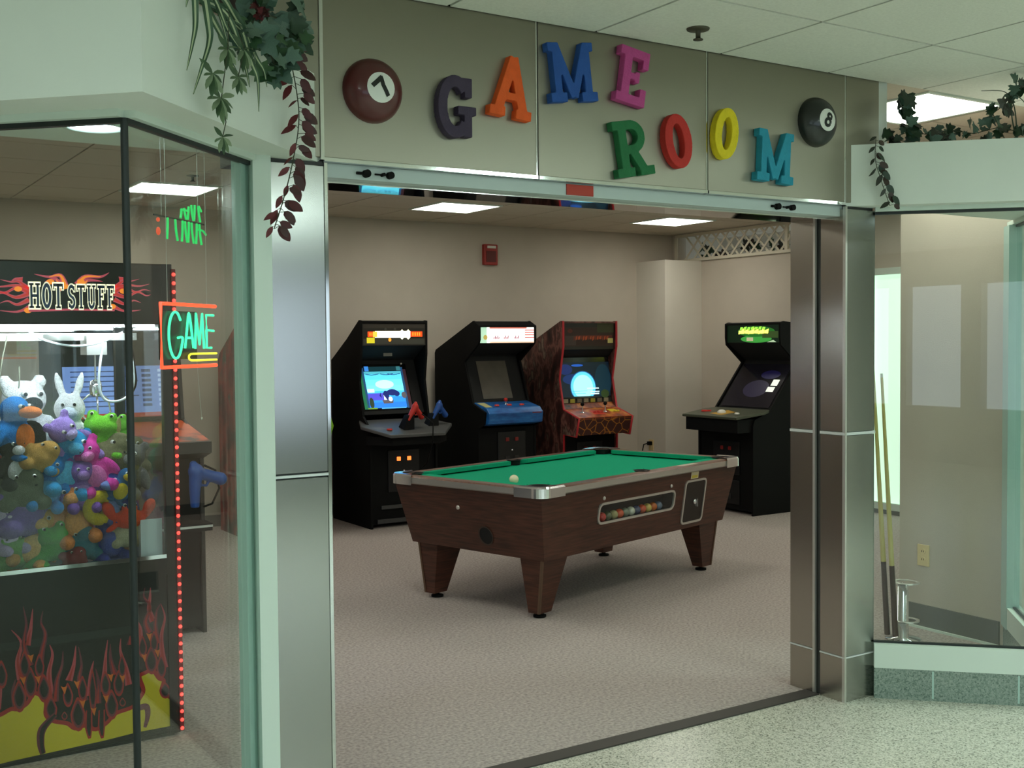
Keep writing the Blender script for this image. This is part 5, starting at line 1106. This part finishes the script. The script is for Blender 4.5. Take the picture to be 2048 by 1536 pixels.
STEM = mat('stem_green', (60, 66, 44), .6)
def garland(label, pts, m, n, size, seed, out=(.03, .02), name='leaf_garland'):
    rnd = random.Random(seed); P = smooth_path([Vector(q) for q in pts], 8)
    g_ = thing(name, label, 'garland', tuple(P[0])); base = P[0]
    b = MB(); b.tube([tuple(q - base) for q in P], .0016, 6); b.build('stem', STEM, g_)
    view = Vector((-.5, -.85, .1))
    for k in range(n):
        q = P[min(len(P) - 1, int((k + .5) / n * len(P)))]; side = 1 if k % 3 else -1
        d = Vector((side * rnd.uniform(.3, 1) * .84, -side * rnd.uniform(.2, .5) * .54, rnd.uniform(-1., -.2)))
        off = Vector((side * out[0] * rnd.uniform(.3, 1.2), -out[1] * rnd.random(), rnd.uniform(-.01, .01)))
        b = MB(); b.tube([tuple(q - base), tuple(q + off - base)], .0009, 5); b.build('petiole', STEM, g_)
        place_leaf(g_, OVAL if k % 3 else LANCE, q + off, d, size * rnd.uniform(.75, 1.2), m[k % len(m)], view + Vector((rnd.uniform(-.4, .4), 0, rnd.uniform(-.3, .4))), rnd.uniform(-.5, .5), base)
    return g_
garland('dark red leaf garland hanging from the ledge past the steel pier', [(1.221, 3.061, 2.44), (1.262, 3.09, 2.307), (1.272, 3.10, 2.211), (1.240, 3.075, 2.089), (1.192, 3.025, 1.981), (1.150, 2.99, 1.895)], LRED, 44, .044, 3, (.015, .02))
garland('dark brown green leaf garland trailing over the right ledge', [(3.917, 3.232, 2.42), (3.905, 3.225, 2.335), (3.922, 3.21, 2.249), (3.948, 3.185, 2.14)], LDK, 20, .046, 5, (.014, .02))
# variegated spider plant: long arching blades, each a ribbon with a pale midline
sp_base = Vector((.88, 2.80, 2.418))
sp = thing('spider_plant', 'variegated spider plant with long striped blades spilling over the left ledge', 'plant', tuple(sp_base))
BL = ramp_noise('blade_green', [(.3, (40, 70, 46)), (.7, (66, 96, 70))], 20, .45); BP = mat('blade_pale', (176, 186, 150), .45)
def blade(pts, wd):
    P = smooth_path([Vector(q) for q in pts], 6); n = len(P); vs = []
    for i, q in enumerate(P):
        d = (P[min(i + 1, n - 1)] - P[max(i - 1, 0)]).normalized(); nn = Vector((-.55, -.8, .1)); x = d.cross(nn).normalized()
        t_ = i / (n - 1); w2 = wd * .5 * min(1, .5 + 2.5 * t_) * max(.03, 1 - t_) ** .65
        w2 *= 1.4
        for f, lift in ((-1, 0), (-.3, .0012), (.3, .0012), (1, 0)): vs.append(q + x * w2 * f + nn * lift - sp_base)
    b = MB()
    for i in range(n - 1):
        for k, m in ((0, 0), (1, 1), (2, 0)): b.add([vs[i * 4 + k], vs[i * 4 + k + 1], vs[i * 4 + k + 5], vs[i * 4 + k + 4]], [(0, 1, 2, 3)], m, True)
    b.build('blade', [BL, BP], sp)
for pts, wd in (([(.86, 2.78, 2.43), (.843, 2.683, 2.43), (.845, 2.680, 2.341), (.833, 2.668, 2.285), (.811, 2.645, 2.215)], .016), ([(.87, 2.79, 2.43), (.868, 2.70, 2.43), (.891, 2.722, 2.35), (.890, 2.72, 2.305), (.861, 2.692, 2.235), (.830, 2.66, 2.165)], .019), ([(.86, 2.78, 2.43), (.852, 2.69, 2.425), (.903, 2.735, 2.371), (.945, 2.776, 2.332), (.972, 2.803, 2.288), (1.007, 2.838, 2.262)], .017), ([(.87, 2.78, 2.43), (.941, 2.78, 2.41), (.989, 2.82, 2.388), (1.056, 2.885, 2.375)], .014), ([(.92, 2.82, 2.43), (.995, 2.83, 2.415), (1.057, 2.89, 2.318), (1.081, 2.91, 2.277), (1.083, 2.912, 2.194)], .016), ([(.92, 2.82, 2.43), (.998, 2.83, 2.41), (1.072, 2.90, 2.336), (1.109, 2.938, 2.31), (1.121, 2.95, 2.27)], .013), ([(.90, 2.81, 2.43), (.965, 2.80, 2.40), (1.025, 2.856, 2.307), (1.046, 2.876, 2.247)], .015), ([(.90, 2.82, 2.43), (.998, 2.83, 2.40), (1.059, 2.885, 2.39), (1.14, 2.965, 2.375)], .012), ([(.85, 2.77, 2.43), (.822, 2.655, 2.40), (.812, 2.645, 2.36)], .011), ([(.88, 2.79, 2.44), (.93, 2.76, 2.44), (.995, 2.825, 2.403), (1.056, 2.885, 2.361), (1.072, 2.90, 2.315)], .015), ([(.87, 2.78, 2.43), (.90, 2.72, 2.42), (.955, 2.775, 2.36), (1.0, 2.82, 2.33)], .013), ([(.86, 2.77, 2.44), (.89, 2.71, 2.43), (.93, 2.755, 2.385), (.965, 2.79, 2.31)], .013)): blade(pts, wd)
# palmate sprays
ps = thing('palmate_spray', 'hanging sprays of hand-shaped green leaves below the spider plant', 'plant', (.95, 2.80, 2.418))
rnd = random.Random(11); pb = Vector((.95, 2.80, 2.418))
sprays = [((.927, 2.755, 2.185), .055, 9), ((.999, 2.828, 2.258), .045, 8), ((.932, 2.758, 2.09), .040, 7), ((.90, 2.728, 2.235), .048, 8), ((.955, 2.78, 2.315), .05, 8), ((1.02, 2.845, 2.335), .05, 8)]
b = MB(); b.tube([tuple(Vector(q) - pb) for q in ((.95, 2.80, 2.42), (.96, 2.775, 2.40), (.955, 2.775, 2.315), (.93, 2.757, 2.185), (.945, 2.77, 2.13), (.932, 2.759, 2.09))], .0014, 6); b.build('stem', STEM, ps)
b = MB(); b.tube([tuple(Vector(q) - pb) for q in ((.98, 2.82, 2.42), (1.02, 2.84, 2.335), (.999, 2.829, 2.258))], .0014, 6); b.build('stem', STEM, ps)
for c, s, n in sprays:
    for k in range(n):
        a = math.radians(-200 + 220 * k / (n - 1)); d = Vector((math.cos(a) * .72, math.cos(a) * .68, math.sin(a))) + Vector((0, -.15, 0))
        place_leaf(ps, PALM, c, d, s * rnd.uniform(1.0, 1.35), LPALM[k % 3], (-.5, -.8, .2), rnd.uniform(-.3, .3), pb)
def ivy(label, spots, base, seed, size, mats_, n_each, spread, name='ivy_clump'):
    rnd = random.Random(seed); base = Vector(base); g_ = thing(name, label, 'plant', tuple(base))
    b = MB(); P = [Vector(s) - base for s in spots]; b.tube([tuple(q) for q in [Vector((0, 0, 0))] + P], .002, 6); b.build('vine', STEM, g_)
    for s in spots:
        for k in range(n_each):
            o = Vector([rnd.uniform(-1, 1) * spread for _ in range(3)]); d = Vector((rnd.uniform(-1, 1), rnd.uniform(-.6, .2), rnd.uniform(-1, .5)))
            place_leaf(g_, IVY, Vector(s) + o, d, size * rnd.uniform(.7, 1.3), mats_[rnd.randrange(len(mats_))], Vector((-.5, -.8, .2)) + Vector([rnd.uniform(-.5, .5) for _ in range(3)]), 0, base)
    return g_
ivy('dense grey green grape ivy bunched above the red garland', [(1.045, 2.885, 2.40), (1.105, 2.945, 2.465), (1.19, 3.04, 2.485), (1.26, 3.11, 2.50), (1.24, 3.05, 2.437), (1.171, 2.975, 2.375), (1.14, 2.94, 2.33), (1.09, 2.89, 2.385)], (1.15, 3.05, 2.418), 4, .055, [LG[2], LG[3], LG[1], LG[0]], 9, .032)
ivy('small dark red flower cluster among the grape ivy', [(1.09, 2.915, 2.462), (1.10, 2.92, 2.455)], (1.12, 2.99, 2.418), 8, .022, LRED, 8, .010, 'flower_cluster')
ivy('dark green ivy lying along the right bay ledge', [(4.06, 3.27, 2.44), (4.12, 3.23, 2.47), (4.19, 3.15, 2.45), (4.24, 3.11, 2.47), (4.31, 3.04, 2.45), (4.37, 2.97, 2.47), (4.44, 2.91, 2.45)], (4.2, 3.16, 2.408), 6, .045, [LDK[0], LDK[2], LG[0], LG[2]], 9, .035)
ivy('upright ivy sprig standing tall on the right ledge by the fascia end', [(4.117, 3.232, 2.50), (4.112, 3.236, 2.56), (4.11, 3.237, 2.61)], (4.12, 3.24, 2.408), 9, .055, [LG[2], LG[0], LDK[2]], 6, .025)
ivy('ivy sprig at the far end of the right ledge', [(4.36, 2.985, 2.53), (4.39, 2.96, 2.56), (4.43, 2.93, 2.62), (4.44, 2.915, 2.65)], (4.42, 2.96, 2.408), 10, .05, [LG[0], LDK[0], LG[2]], 5, .03)
fb = Vector((4.45, 2.93, 2.408)); fern = thing('grass_spray', 'thin arching grass fronds at the right ledge end', 'plant', tuple(fb))
for pts in (((4.45, 2.93, 2.41), (4.43, 2.93, 2.55), (4.40, 2.955, 2.62), (4.33, 3.02, 2.63)), ((4.45, 2.93, 2.41), (4.41, 2.93, 2.52), (4.415, 2.925, 2.60), (4.45, 2.89, 2.56), (4.46, 2.86, 2.45)), ((4.46, 2.90, 2.41), (4.43, 2.88, 2.42), (4.405, 2.88, 2.35), (4.42, 2.86, 2.28), (4.47, 2.81, 2.24)), ((4.46, 2.90, 2.41), (4.44, 2.87, 2.42), (4.42, 2.865, 2.36), (4.43, 2.85, 2.29), (4.48, 2.80, 2.26)), ((4.48, 2.88, 2.41), (4.46, 2.84, 2.40), (4.45, 2.84, 2.30), (4.44, 2.84, 2.20))):
    b = MB(); P = smooth_path([Vector(q) for q in pts], 6); b.tube([tuple(q - fb) for q in P], [.0035 * (1 - .7 * i / (len(P) - 1)) for i in range(len(P))], 6); b.build('frond', LG[0], fern)
# vine behind the lattice
ivy('ivy growing behind the white lattice on the right wall', [(XR + .24, 7.0, 2.55), (XR + .24, 7.5, 2.50), (XR + .24, 7.9, 2.58), (XR + .24, 8.3, 2.50), (XR + .24, 8.7, 2.58), (XR + .24, 9.1, 2.52), (XR + .24, 9.4, 2.56)], (XR + .24, 8.2, 2.45), 12, .09, [LDK[0], LDK[1], LG[0]], 7, .075)
